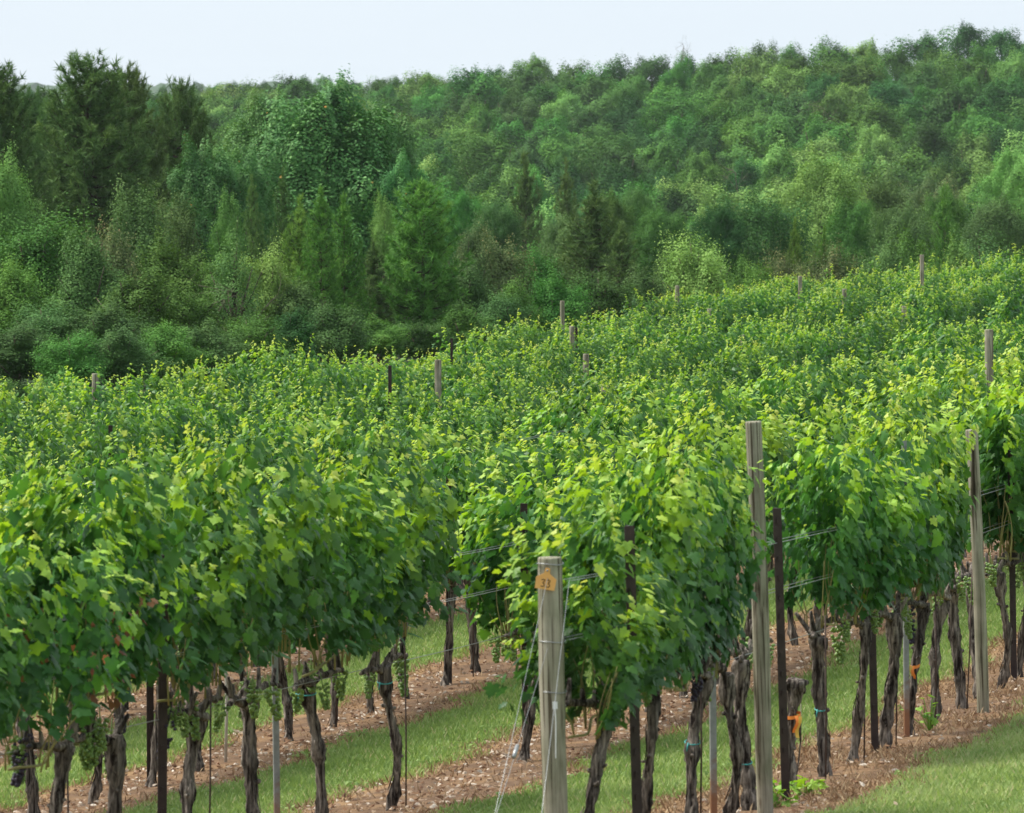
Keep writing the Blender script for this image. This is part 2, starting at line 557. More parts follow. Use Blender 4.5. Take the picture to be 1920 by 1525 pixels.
# ------------------------------------------------------------------ object helpers
def obj(name, me, parent=None, loc=(0, 0, 0), rot=(0, 0, 0), scale=(1, 1, 1)):
    o = bpy.data.objects.new(name, me)
    COL.objects.link(o)
    o.location, o.rotation_euler, o.scale = loc, rot, scale
    if parent is not None:
        o.parent = parent
    return o


def tag(o, label, cat=None, group=None, kind=None):
    if label:
        o["label"] = label
    if cat:
        o["category"] = cat
    if group:
        o["group"] = group
    if kind:
        o["kind"] = kind
    return o


def recolour(o, m):
    o.material_slots[0].link = 'OBJECT'
    o.material_slots[0].material = m


# ------------------------------------------------------------------ ground
def axis(a, b, step, far0, far1, n):
    mid = np.arange(a, b + 1e-6, step)
    return mid, n


xs = np.concatenate([-np.geomspace(1900, 19, 34), np.arange(-18, 22.01, .5), np.geomspace(23, 1900, 34)])
ys = np.concatenate([[-60, -20, -5], np.arange(0, 175, .75), np.geomspace(176, 4000, 110)])
XX, YY = np.meshgrid(xs, ys)
ZZ = terr(XX, YY)
g = Geo()
nx = len(xs)
i, j = np.meshgrid(np.arange(len(ys) - 1), np.arange(nx - 1), indexing='ij')
g.add(np.stack([XX, YY, ZZ], -1), None, np.stack([i * nx + j, i * nx + j + 1, (i + 1) * nx + j + 1, (i + 1) * nx + j], -1))
tag(obj("ground", g.mesh("ground", M_GROUND, True)), None, kind='structure')

# far wooded ridge on the horizon
rng = np.random.default_rng(5)
g = Geo()
hx = np.linspace(-900, 900, 500)
for k, (Y0, top) in enumerate([(3300, 1.8)]):
    prof = top + 2.2 * np.sin(hx / 190 + 1) + 1.0 * np.sin(hx / 60) + rng.normal(0, 1.0, 500)
    rows = []
    for f, dy in ((0, -160), (.5, -110), (.85, -50), (1, 0), (.9, 60), (0, 260)):
        rows.append(np.stack([hx, np.full(500, Y0 + dy) + rng.normal(0, 6, 500), -14 + (prof + 14) * f + rng.normal(0, .4, 500) * (f > 0)], 1))
    V = np.concatenate(rows)
    i, j = np.meshgrid(np.arange(5), np.arange(499), indexing='ij')
    g.add(V, None, np.stack([i * 500 + j, i * 500 + j + 1, (i + 1) * 500 + j + 1, (i + 1) * 500 + j], -1))
M_RIDGE = plain("wooded_ridge", [(.35, (.02, .045, .024)), (.65, (.05, .10, .04))], .4, .95)
tag(obj("hills", g.mesh("hills", M_RIDGE)), None, kind='structure')

# ------------------------------------------------------------------ vine leaves
_half = [(.20, -.20), (.47, -.12), (.40, .10), (.66, .34), (.50, .44), (.33, .50), (.30, .74), (.13, .84)]
_out = [(0, 0)] + _half + [(0, 1.06)] + [(-x, y) for x, y in reversed(_half)]
_z = lambda x, y: -.20 * abs(x) ** 1.15 - .22 * max(0, y - .3) ** 2 + .05 * math.sin(9 * x + 5 * y)
LEAF0 = np.array([(0, .22, .05)] + [(x, y, _z(x, y)) for x, y in _out])
LEAF0T = np.array([(0, k, k % (len(_out)) + 1) for k in range(1, len(_out) + 1)])
LEAF1 = np.array([(0, 0, 0), (.42, -.04, -.13), (.52, .40, -.2), (0, 1.0, -.1), (-.52, .40, -.2), (-.42, -.04, -.13), (0, .4, .03)])
LEAF1T = np.array([(6, 0, 1), (6, 1, 2), (6, 2, 3), (6, 3, 4), (6, 4, 5), (6, 5, 0)])
CARD = np.array([(0, 0, 0), (.42, .45, .1), (0, 1, 0), (-.42, .45, .1)])
CARDT = np.array([(0, 1, 2), (0, 2, 3)])


def foliage(seed, L, z0, z1, lod, nsh, dens=1.0, dead=0.0, flop=.15, cap=True):
    """shoots rise from the cordon, leaves hang along them; the youngest leaves are at the tips"""
    rng = np.random.default_rng(seed)
    g = Geo()
    cg = Geo()
    P, Nn, D, S, A = [], [], [], [], []
    tmpl = (LEAF0, LEAF0T) if lod == 0 else (LEAF1, LEAF1T)
    ph = rng.uniform(0, 6.28, 3)
    ncl = max(3, int(round(L / .34)))
    ccx = (np.arange(ncl) + .5) / ncl * L - L / 2 + rng.normal(0, .05, ncl)
    ccz, ccy = rng.normal(0, .10, ncl), rng.normal(0, .06, ncl)
    for s in range(nsh):
        ci = s * ncl // nsh                                       # shoots stand in clumps with darker crevices between
        x0 = float(np.clip(ccx[ci] + rng.normal(0, .085), -L / 2, L / 2))
        bump_ = (-.60 * max(0, abs(2 * x0 / L) - .35) ** 1.6 if lod == 0 else .24 * (abs(math.sin(math.pi * x0 / 1.16)) - .66)) + .09 * math.sin(x0 * 10 + ph[1])
        top = z1 + bump_ + ccz[ci] + rng.normal(0, .08 if lod == 0 else .05)
        ln = max(.5, top - z0)
        side = rng.choice((-1, 1))
        ay = side * abs(rng.normal(.07, .10))
        ax = rng.normal(0, .12)
        nn = int(ln / (.026 if lod == 0 else .029) * dens)
        t = np.sort(rng.uniform(.03, 1, nn))
        wob = rng.normal(0, .03, 3)
        py = ccy[ci] + side * .05 + ay * np.sin(t * 2.2) * 1.1 + wob[0] * np.sin(t * 7)
        px = x0 + ax * t + wob[1] * np.sin(t * 6)
        fl = rng.uniform(0, flop)
        pz = z0 + ln * t - fl * t ** 4 * 1.3
        py = py + side * fl * t ** 4 * 1.4
        base = np.stack([px, py, pz], 1)
        az = rng.uniform(0, 2 * math.pi, nn)
        od = np.stack([np.cos(az) * .65, np.sin(az) * .6 + np.sign(py) * 1.0, rng.uniform(-.25, .5, nn)], 1)
        od = nrm(od)
        pet = rng.uniform(.05, .15, nn) * np.where(t > .85, .4, 1)
        size = np.where(t < .7, rng.uniform(.05, .096, nn), np.interp(t, [.7, .9, 1], [.078, .048, .024]) * rng.uniform(.8, 1.2, nn))
        size = np.where(t < .15, size * .85, size)
        if lod:
            size *= .98
        pos = base + od * pet[:, None]
        nor = od * rng.uniform(.5, 1.1, nn)[:, None] + np.array([0, 0, 1.0]) * (rng.uniform(-.1, .65, nn) + .45 * np.clip((t - .6) / .3, 0, 1))[:, None] + rng.normal(0, .28, (nn, 3))
        tip = od * .7 + np.array([0, 0, -1.0]) * rng.uniform(.3, 1.2, nn)[:, None] + rng.normal(0, .5, (nn, 3))
        young = np.where(t > .88, 1, 0)[:, None]
        tip = tip * (1 - young) + young * (od + np.array([0, 0, .4]))
        vig = rng.normal(0, .07)
        age = (np.interp(t, [0, .5, .72, .87, 1.0], [.04, .15, .35, .54, .75]) if lod == 0 and cap else np.interp(t, [0, .6, .8, .91, 1.0], [.0, .07, .25, .52, .75])) + vig + rng.normal(0, .05, nn)  # young tips pale; middle and far rows' sides darkened further to paint in shade
        age = np.clip(age, 0, .76)
        P.append(pos), Nn.append(nor), D.append(tip), S.append(size), A.append(age)
        if lod == 0:
            tt = np.linspace(0, .42, 7)
            cpath = np.stack([np.interp(tt, t, px), np.interp(tt, t, py), z0 - .06 + (ln + .06) * tt - fl * tt ** 4 * 1.3], 1)
            V, T, Q = tube(cpath, np.linspace(.0055, .0025, 7), 5)
            cg.add(V, T, Q)
    if lod == 0:                                                 # the cane tied along the wire that all the shoots spring from
        xx = np.linspace(-L / 2, L / 2, 14)
        V, T, Q = tube(np.stack([xx, .05 * np.sin(xx * 4), z0 - .05 + .015 * np.sin(xx * 7)], 1), .008, 6)
        cg.add(V, T, Q)
    nl = int((360 if lod == 0 else 230) * L * dens)               # side shoots in the body of the canopy
    zz = z0 + (z1 - z0) * rng.beta(1.4, 1.5, nl) * .9 + .05
    sd_ = rng.choice((-1, 1), nl)
    pos = np.stack([rng.uniform(-L / 2, L / 2, nl), sd_ * (.10 + .22 * rng.random(nl) ** .7), zz], 1)
    pos[:, 1] *= .85 + .35 * np.sin(pos[:, 0] * 5 + ph[2] + zz * 3)
    od = nrm(np.stack([rng.normal(0, .5, nl), sd_ * 1.0, rng.uniform(-.1, .6, nl)], 1))
    P.append(pos), Nn.append(od + rng.normal(0, .3, (nl, 3)) + np.array([0, 0, .35])), D.append(od * .5 + np.array([0, 0, -1.0]) + rng.normal(0, .4, (nl, 3)))
    S.append(rng.uniform(.045, .088, nl) * (1.05 if lod else 1))
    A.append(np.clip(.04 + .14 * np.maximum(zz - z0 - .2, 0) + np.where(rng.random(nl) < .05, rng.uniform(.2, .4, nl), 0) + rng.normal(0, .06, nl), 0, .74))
    ntip = int((4 if lod == 0 else .5) * L)                      # small bright side-shoot tips poking out
    for k in range(ntip):
        c = np.array([rng.uniform(-L / 2, L / 2), rng.choice((-1, 1)) * rng.uniform(.22, .36), z0 + (z1 - z0) * rng.uniform(.25, .98) ** .6])
        m = 6
        o = np.array([rng.normal(0, .4), np.sign(c[1]), rng.uniform(-.2, .7)])
        tt = np.linspace(0, 1, m)[:, None]
        pos = c + o * tt * .16 + rng.normal(0, .02, (m, 3))
        P.append(pos), Nn.append(np.array([0, 0, 1.0]) + rng.normal(0, .4, (m, 3)) + o * .4), D.append(np.tile(o, (m, 1)) + rng.normal(0, .5, (m, 3)))
        S.append(np.linspace(.07, .034, m)), A.append(np.linspace(.42, .70, m) + rng.normal(0, .04, m))
    P, Nn, D, S, A = map(np.concatenate, (P, Nn, D, S, A))
    if dead:
        k = (rng.random(len(P)) < dead) & (P[:, 2] < z0 + .65 * (z1 - z0)) & (P[:, 0] > -.1 * L)
        A = np.where(k, rng.uniform(.86, 1.0, len(P)), A)
        S = np.where(k, S * .7, S)
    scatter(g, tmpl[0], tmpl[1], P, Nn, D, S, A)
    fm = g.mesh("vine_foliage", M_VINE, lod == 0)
    return fm, (cg.mesh("vine_canes", M_CANE, True) if lod == 0 else None)


NEAR_F = [foliage(100 + i, 1.26, .98, 2.02, 0, 17, flop=.16) for i in range(9)]
MID_F = [foliage(130 + i, 1.3, .95, 2.02, 0, 17, flop=.12, cap=False) for i in range(7)]
TALL_F = [foliage(150 + i, 1.27, 1.08, 2.2, 0, 20, flop=.15) for i in range(5)]
DEAD_F = [foliage(180, 1.4, .95, 1.95, 0, 15, dead=.35), foliage(181, 1.3, .95, 1.98, 0, 15, dead=.08)]
FAR_F = [foliage(200 + i, 2.35, .85, 2.05, 1, 28, flop=.12) for i in range(9)]


def vine_trunk(seed, h=.88, r=.042, head=True):
    rng = np.random.default_rng(seed)
    n = 40
    t = np.linspace(0, 1, n)
    ph = rng.uniform(0, 6.28, 4)
    amp = rng.uniform(.015, .045)
    x = amp * np.sin(t * rng.uniform(3, 6) + ph[0]) - amp * math.sin(ph[0]) + rng.normal(0, .05) * t
    y = amp * np.sin(t * rng.uniform(3, 6) + ph[1]) - amp * math.sin(ph[1]) + rng.normal(0, .03) * t
    rad = r * (1 + .75 * np.exp(-t / .10) * rng.uniform(.5, 1.1) + .35 * np.exp(-((t - rng.uniform(.2, .8)) / .08) ** 2) * rng.uniform(0, 1) + (.6 * np.exp(-((t - .95) / .12) ** 2) if head else 0))
    rad *= 1 + .13 * np.sin(t * 17 + ph[2]) + .09 * np.sin(t * 37 + ph[3])
    g = Geo()
    V, T, Q = tube(np.stack([x, y, -.06 + t * (h + .06)], 1), rad, 22, True, rng, .22, 4, rng.uniform(-.9, .9))
    g.add(V, T, Q)
    for k in range(rng.integers(2, 6)):                               # knobs, pruning stubs and loose bark
        q = rng.uniform(.35, .98)
        an = rng.uniform(0, 6.28)
        i = int(q * (n - 1))
        c = np.array([x[i], y[i], q * h])
        dr = np.array([math.cos(an), math.sin(an), rng.uniform(0, .8)])
        ln = rng.uniform(.03, .06)
        V, T, Q = tube(c + np.outer(np.linspace(.2, 1, 5), dr * ln), np.array([1, .9, .8, .85, .5]) * rng.uniform(.009, .017), 8, True, rng, .15)
        g.add(V, T, Q)
    for k in range(9):                                                # shredding strips of bark
        an = rng.uniform(0, 6.28)
        q0 = rng.uniform(0, .7)
        tt = np.linspace(q0, min(.98, q0 + rng.uniform(.15, .4)), 8)
        an2 = an + np.linspace(0, rng.uniform(-.8, .8), 8)
        rr = np.interp(tt, t, rad) * (1.02 + .14 * np.linspace(0, 1, 8) ** 2)
        pth = np.stack([np.interp(tt, t, x) + np.cos(an2) * rr, np.interp(tt, t, y) + np.sin(an2) * rr, tt * h], 1)
        V, T, Q = tube(pth, rng.uniform(.002, .0045), 5, True, rng, .2)
        g.add(V, T, Q)
    me = g.mesh("vine_trunk", M_BARK, True)
    return me, np.array([x[-1], y[-1], h]), np.stack([x, y, -.06 + t * (h + .06)], 1), rad


def cordon(seed, top, L):
    rng = np.random.default_rng(seed)
    g = Geo()
    for s in (-1, 1):
        n = 16
        t = np.linspace(0, 1, n)
        x = top[0] + s * t * L / 2
        z = top[2] - .02 + .06 * np.sin(t * 2.4) + rng.normal(0, .006, n)
        y = top[1] * (1 - t) + .02 * np.sin(t * 5 + rng.uniform(0, 6))
        V, T, Q = tube(np.stack([x, y, z], 1), np.linspace(.024, .013, n) * (1 + .12 * np.sin(t * 30)), 12, True, rng, .15, 3, .5)
        g.add(V, T, Q)
        for k in range(4):                                            # spurs
            q = (k + .7) / 4.6
            i = int(q * (n - 1))
            c = np.array([x[i], y[i], z[i]])
            dr = np.array([rng.normal(0, .4), rng.normal(0, .3), 1.0])
            V, T, Q = tube(c + np.outer(np.linspace(0, 1, 5), dr * rng.uniform(.06, .13)), np.linspace(.017, .010, 5), 8, True, rng, .12)
            g.add(V, T, Q)
    return g.mesh("vine_cordon", M_BARK, True)


TRUNKS = [vine_trunk(300 + i, r=.023 + .004 * (i % 3)) for i in range(8)]
CORDONS = [cordon(330 + i, TRUNKS[i][1], 1.1) for i in range(8)]
STUMP = vine_trunk(390, .66, .03)[0]


def grapes(seed, m):
    rng = np.random.default_rng(seed)
    g = Geo()
    ph = (1 + 5 ** .5) / 2
    ico = nrm(np.array([(-1, ph, 0), (1, ph, 0), (-1, -ph, 0), (1, -ph, 0), (0, -1, ph), (0, 1, ph), (0, -1, -ph), (0, 1, -ph), (ph, 0, -1), (ph, 0, 1), (-ph, 0, -1), (-ph, 0, 1)]))
    it = np.array([(0, 11, 5), (0, 5, 1), (0, 1, 7), (0, 7, 10), (0, 10, 11), (1, 5, 9), (5, 11, 4), (11, 10, 2), (10, 7, 6), (7, 1, 8), (3, 9, 4), (3, 4, 2), (3, 2, 6), (3, 6, 8), (3, 8, 9), (4, 9, 5), (2, 4, 11), (6, 2, 10), (8, 6, 7), (9, 8, 1)])
    ln = rng.uniform(.12, .19)
    for k in range(64):
        q = rng.random() ** .8
        an = rng.uniform(0, 6.28)
        r = (.040 - .028 * q) * math.sqrt(rng.uniform(.35, 1))
        g.add(ico * rng.uniform(.0075, .0105) + np.array([math.cos(an) * r, math.sin(an) * r, -.03 - q * ln]), it)
    V, T, Q = tube([(0, 0, .03), (.002, 0, -.02), (0, 0, -.06)], .003, 5)
    g.add(V, T, Q)
    return g.mesh("grape_cluster", m, True)


GREEN_G = [grapes(400 + i, M_GRAPE) for i in range(5)]
PURP_G = [grapes(420 + i, M_PURPLE) for i in range(2)]


TRUNK_AT = []                                    # where each trunk runs, for the ties round it


def trunk_centre(x, d, h):
    q = min(TRUNK_AT, key=lambda a: (a[0] - x) ** 2 + (a[1] - d) ** 2)
    P, rad = TRUNKS[q[3]][2], TRUNKS[q[3]][3]
    i = int(np.abs(P[:, 2] - h).argmin())
    return q[2] @ Vector(P[i]), float(rad[i])


def vine(x, y, label, group, rng, near=True, fset=None, hs=1.0, trunk=None, grapes_n=0, purple=0, leafy=True, shift=0.0, narrow=1.0, thin=1.0, lift=0.0):
    z = gz(x, y)
    r = obj("grapevine", None, loc=(x, y, z), rot=(0, 0, ROT_ROW + (math.pi if rng.random() < .5 and not shift else 0)))
    r.empty_display_size = .2
    tag(r, label, "grapevine", group)
    k = int(rng.integers(8)) if trunk is None else trunk
    to = obj("trunk", TRUNKS[k][0], r, rot=(rng.normal(0, .02), rng.normal(0, .05), 0), scale=(1, 1, rng.uniform(.95, 1.04)))
    r_m = Matrix.Translation(r.location) @ r.rotation_euler.to_matrix().to_4x4() @ to.rotation_euler.to_matrix().to_4x4() @ Matrix.Diagonal((1, 1, to.scale.z, 1))
    TRUNK_AT.append((x, y, r_m, k))
    if not leafy:
        return r
    if near:
        obj("cordon", CORDONS[k], r)
        f, c = (fset or NEAR_F)[int(rng.integers(len(fset or NEAR_F)))]
        s = (narrow, thin * rng.uniform(.92, 1.1), hs * rng.uniform(.97, 1.03))
        obj("foliage", f, r, scale=s, loc=(shift, 0, lift))
        obj("canes", c, r, scale=s, loc=(shift, 0, 0))
        for q in range(grapes_n + purple):
            o = obj("grape_cluster", (PURP_G if q < purple else GREEN_G)[int(rng.integers(2 if q < purple else 5))], r,
                    loc=(rng.uniform(-.55, .55), rng.uniform(-.10, .10), rng.uniform(.90, 1.04)), rot=(rng.normal(0, .15), rng.normal(0, .15), rng.uniform(0, 6)), scale=[rng.uniform(1.05, 1.45)] * 3)
            if q < purple:
                o["label"] = "dark purple grape cluster"
    else:
        f = FAR_F[int(rng.integers(len(FAR_F)))][0]
        obj("foliage", f, r, scale=(1, rng.uniform(.9, 1.15), hs * rng.uniform(.93, 1.06)))
    return r


ORD = ["first", "second", "third", "fourth", "fifth", "sixth", "seventh", "eighth", "ninth", "tenth", "eleventh", "twelfth", "thirteenth",
       "fourteenth", "fifteenth", "sixteenth", "seventeenth", "eighteenth", "nineteenth", "twentieth"]
D0 = [-v / SL for v in ROWV]                      # depth at which each row crosses the middle of the picture


def row_d(i, px, off=0.0):
    return (D0[i] - off / SL) * SL / (SL - (px - PW / 2) / FPX)


def row_x(i, d):
    return ROWV[i] + SL * d


rng = np.random.default_rng(11)
GA, GB, GC, GD = "vines of the front row", "vines of the second row", "vines of the third row", "vines of the fourth row"
# front row, from the numbered end post away to the right
rowA = [27.5, 28.75, 30.15, 31.15, 32.0, 33.35, 34.5, 35.5, 36.75, 37.9, 39.0, 40.35, 41.3, 42.25, 43.3, 44.4, 45.5, 46.7, 47.9, 49.1]
for k, d in enumerate(rowA):
    x = row_x(0, d)
    if k == 5:
        r = obj("grapevine", None, loc=(x, d, gz(x, d)), rot=(0, 0, ROT_ROW))
        tag(r, "cut-off leafless vine stump wrapped with orange and yellow tape in the front row", "grapevine", GA)
        obj("trunk", STUMP, r, rot=(0, .04, 0))
        gg = Geo()
        V, T, Q = tube([(-.02, 0, .5), (.10, -.02, .38), (.16, -.02, .28), (.17, 0, .1), (.1, .02, -.02)], [.008, .007, .006, .005, .004], 6)
        gg.add(V, T, Q)
        V, T, Q = tube([(.16, -.02, .28), (.17, -.02, .40), (.165, -.02, .5)], [.005, .004, .002], 6)
        gg.add(V, T, Q)
        obj("side_shoot", gg.mesh("side_shoot", M_BARK, True), r)
        continue
    vine(x, d, f"gnarled leafy grapevine in the front row, {ORD[k]} trunk along from the post tagged 33", GA, rng,
         hs=(.84 if k < 1 else .92 if k < 2 else 1.0) * (1.03 if k > 5 else 1), grapes_n=int(rng.integers(1, 4)), purple=1 if k in (2, 9) else 0,
         fset=[DEAD_F[1]] if k == 3 else None,
         shift={0: .12, 3: -1.15, 4: -1.9, 6: .34, 7: .1, 10: -.9, 11: -2.0, 12: 1.3, 13: 1.0}.get(k, 0.0), narrow={4: .8, 11: .8, 6: .85}.get(k, 1.0), thin={2: .75, 3: .5, 4: .5, 6: .85, 9: .8, 10: .7, 11: .6}.get(k, 1.0))
# second row: a tall leafy block, a gap, then on behind the front row
rowB = [26.2, 27.7, 28.55, 30.1, 31.45, 33.0, 34.5, 38.2, 39.35, 41.2] + list(np.arange(42.6, 65, 1.28))
for k, d in enumerate(rowB):
    x = row_x(1, d)
    seen = k < 10
    lab = f"tall leafy grapevine in the second row, {ORD[k]} trunk from the row's near end" if seen else "grapevine deep in the second row, trunk hidden behind the front row's leaves"
    vine(x, d, lab, GB, rng, hs=.93 if k < 2 else ([1.03, .98, 1.05, .97, 1.03][k - 2] if 2 <= k < 7 else (.92 if k < 9 else .96)), grapes_n=4 if seen else 0, purple=1 if k in (1, 2, 3) else 0,
         fset=[DEAD_F[0]] if k == 1 else (TALL_F if 1 < k < 7 else None), shift={6: -.25, 7: .12}.get(k, 0.0), lift=.10 if k < 2 else 0)
# third and fourth rows
dC = np.arange(row_d(2, -60), 84, 1.25)
for k, d in enumerate(dC):
    x = row_x(2, d + rng.normal(0, .1))
    lab = f"grapevine in the third row, {ORD[k]} trunk from the row's near end" if k < 14 else "grapevine further along the third row, trunk hidden behind the second row"
    vine(x, d, lab, GC, rng, fset=MID_F, hs=.96 + .04 * math.sin(k * .8) + rng.normal(0, .03), grapes_n=2 if k < 14 else 0)
dD = np.arange(row_d(3, -60), 104, 1.35)
for k, d in enumerate(dD):
    x = row_x(3, d + rng.normal(0, .1))
    lab = f"grapevine in the fourth row, {ORD[k]} trunk from the row's near end" if k < 12 else "grapevine further along the fourth row, trunk hidden behind the third row"
    vine(x, d, lab, GD, rng, fset=MID_F, hs=.88 + .06 * math.sin(k * .7 + 1) + rng.normal(0, .03))
NAMES = ["fifth", "sixth", "seventh", "last"]
for i, dmax in ((4, 126), (5, 147), (6, 152), (7, 154)):
    for k, d in enumerate(np.arange(row_d(i, -80), dmax, 2.25)):
        dd = d + rng.normal(0, .15)
        px = PW / 2 + FPX * row_x(i, dd) / dd
        where = "its lower end" if px < 560 else ("mid-slope" if px < 1250 else "its upper end")
        lab = f"round-topped mass of vine leaves in the {NAMES[i - 4]} row, towards {where}" if i < 7 else f"leafy grapevine in the last row before the trees, towards {where}"
        vine(row_x(i, dd), dd, lab, f"vines of the {NAMES[i - 4]} row", rng, near=False, hs=float(np.interp(px, [0, 250, 500, 950, 2000], [.97, .99, 1.0, .90, .84]) if i == 7 else np.interp(px, [300, 900, 2000], [.98, .93, .86]) if i > 4 else .93) + .03 * math.sin(k * .9 + i))

# ------------------------------------------------------------------ posts, stakes, wires


def post_mesh(seed, h, r):
    rng = np.random.default_rng(seed)
    g = Geo()
    n = 24
    z = np.concatenate([np.linspace(-.15, h - .012, n), [h - .004, h]])
    rad = np.concatenate([r * (1 + .03 * np.sin(np.linspace(0, 7, n) + seed) + rng.normal(0, .006, n)), [r * .965, r * .9]])
    V, T, Q = tube(np.stack([.006 * np.sin(z * 2 + seed), .006 * np.cos(z * 1.7 + seed), z], 1), rad, 28, True, rng, .012, 3)
    g.add(V, T, Q)
    return g.mesh("wooden_post", M_WOOD, True)


def wooden_post(px, ytop, i, label, r=.052, lean=0.0, d=None, h=None, seed=1, off=0.0):
    d = d or row_d(i, px, off)
    x = row_x(i, d) + off
    z = gz(x, d)
    if h is None:
        h = float(np.clip(at(px, ytop, d)[2] - z + (.12 if i > 3 and px > 1250 else .06 if i > 3 and px > 1000 else .04 if i else 0), 1.5, 3.0))
    o = obj("wooden_post", post_mesh(seed, h, r), loc=(x, d, z), rot=(0, -lean, 0))
    tag(o, label, "post", "weathered wooden trellis posts")
    return o


def steel_mesh(h, w_=.05, m=None):
    g = Geo()
    o = w_ / 2
    th = .006
    prof = np.array([(-o, -o), (o, -o), (o, -o + th), (th / 2, -o + th), (th / 2, o), (-th / 2, o), (-th / 2, -o + th), (-o, -o + th)])
    n = len(prof)
    V = np.concatenate([np.c_[prof, np.full(n, -.2)], np.c_[prof, np.full(n, h)]])
    Q = [(i, (i + 1) % n, n + (i + 1) % n, n + i) for i in range(n)]
    g.add(V, [(n + 0, n + 1, n + 2), (n + 0, n + 2, n + 7), (n + 3, n + 4, n + 5), (n + 3, n + 5, n + 6)], Q)
    for z in np.arange(.3, h - .03, .11):                              # the studs that hold the wires
        V, Q = box(0, -o - .004, z, .016, .008, .03)
        g.add(V, None, Q)
    return g.mesh("steel_post", m or M_STEEL)


def channel_mesh(h, w_=.034):
    g = Geo()
    o, th = w_ / 2, .004
    prof = np.array([(-o, -o * .6), (o, -o * .6), (o, o), (o - th, o), (o - th, -o * .6 + th), (-o + th, -o * .6 + th), (-o + th, o), (-o, o)])
    n = len(prof)
    V = np.concatenate([np.c_[prof, np.full(n, -.2)], np.c_[prof, np.full(n, h)]])
    Q = [(i, (i + 1) % n, n + (i + 1) % n, n + i) for i in range(n)]
    g.add(V, None, Q)
    return g.mesh("metal_stake", M_GALV)


LEAN = .04
p33 = wooden_post(1062, 1045, 0, "thick grey wooden end post with the orange tag numbered 33", .059, .026, d=26.9, seed=3)
p33h = max(v.co.z for v in p33.data.vertices)
# the tag
Rz = math.radians(-4)
tagx, tagz = -.022, p33h - .105
outl = [(-.047, -.042), (.047, -.042), (.049, .012), (.014, .034), (.011, .060), (-.011, .060), (-.014, .034), (-.049, .012)]
V, Q, cap = prism(outl, .004)
g = Geo()
g.add(V, [(0, 1, 2), (0, 2, 7), (7, 2, 3), (7, 3, 6), (6, 3, 4), (6, 4, 5)] + [(8 + a, 8 + c, 8 + b) for a, b, c in [(0, 1, 2), (0, 2, 7), (7, 2, 3), (7, 3, 6), (6, 3, 4), (6, 4, 5)]], Q)
tg = obj("number_tag", g.mesh("number_tag", M_TAG), p33, loc=(tagx, -.068, tagz), rot=(0, math.radians(10), math.radians(-3)))
tg["label"] = "orange plastic tag reading 33"
g = Geo()
for cx in (-.012, .013):                                              # two handwritten threes
    pts = [(-.009, .013), (-.001, .016), (.008, .013), (.003, .004), (-.002, .001), (.007, -.004), (.008, -.012), (.001, -.018), (-.009, -.015)]
    P = np.array([(cx + a * .95, -.0035, b * 1.05 - .012) for a, b in pts])
    V, T, Q = tube(P, .0022, 6)
    g.add(V, T, Q)
obj("numerals", g.mesh("numerals", M_INK, True), tg)
g = Geo()
V, T, Q = tube([(0, -.006, .048), (0, .01, .048)], .005, 10)
g.add(V, T, Q)
obj("nail", g.mesh("nail", M_WIRE, True), tg)
g = Geo()
V, Q = box(.0, -.066, .0, .024, .012, .034)
g.add(V, None, Q)
V, T, Q = tube([(0, -.074, -.01), (.002, -.074, -.08), (-.003, -.07, -.25)], .003, 6)
g.add(V, T, Q)
obj("wire_clip", g.mesh("wire_clip", M_WHITE), p33, loc=(.006, 0, p33h - .70))
g = Geo()
for zz in (p33h - .03, p33h - .40, p33h - .64):
    an = np.linspace(0, 2 * math.pi, 25)
    V, T, Q = tube(np.stack([np.cos(an) * .063, np.sin(an) * .063, np.full(25, zz) + .004 * np.sin(an * 2)], 1), .0025, 5, False)
    g.add(V, T, Q)
obj("wire_wrap", g.mesh("wire_wrap", M_WIRE, True), p33)

wooden_post(1440, 790, 0, "tall wooden post leaning slightly among the front row's leaves, next to a brown steel post", .046, .036, seed=5, off=.22)
wooden_post(1848, 805, 0, "tall wooden post in the front row standing behind forked vine trunks", .043, .045, seed=6, off=.24)
far_posts = [(1135, 731, 4, "short grey wooden post top standing alone mid-slope in the fifth row"),
             (1099, 671, 5, "wooden post top in the sixth row, below the paired posts"),
             (1072, 618, 6, "shorter of two wooden posts standing close together by the tree line"),
             (1054, 570, 7, "taller of two wooden posts standing close together by the tree line"),
             (1495, 671, 4, "low wooden post top half buried in the fifth row's leaves"),
             (1394, 640, 5, "wooden post top poking from the sixth row, uphill of the lone post"),
             (1331, 590, 6, "slender wooden post against the leaves in the seventh row"),
             (1270, 546, 7, "faint wooden post tip just below the forest edge"),
             (1696, 586, 4, "stubby post tip barely showing above upper slope leaves"),
             (1583, 553, 5, "wooden post on the upper slope, lower of a staggered pair"),
             (1500, 528, 6, "wooden post on the upper slope, higher of a staggered pair"),
             (1729, 488, 5, "tall slim wooden post on the vineyard's upper skyline"),
             (822, 680, 5, "pale wooden post on the middle slope with its foot in leaves"),
             (178, 706, 7, "dark weathered post at the low end of the last row")]
for k, (px, py, i, lab) in enumerate(far_posts):
    wooden_post(px, py, i, lab, .047, 0, seed=20 + k)
wooden_post(1856, 625, 1, "pale wooden post standing beside bare reddish soil in the second row", .046, .0, seed=50)
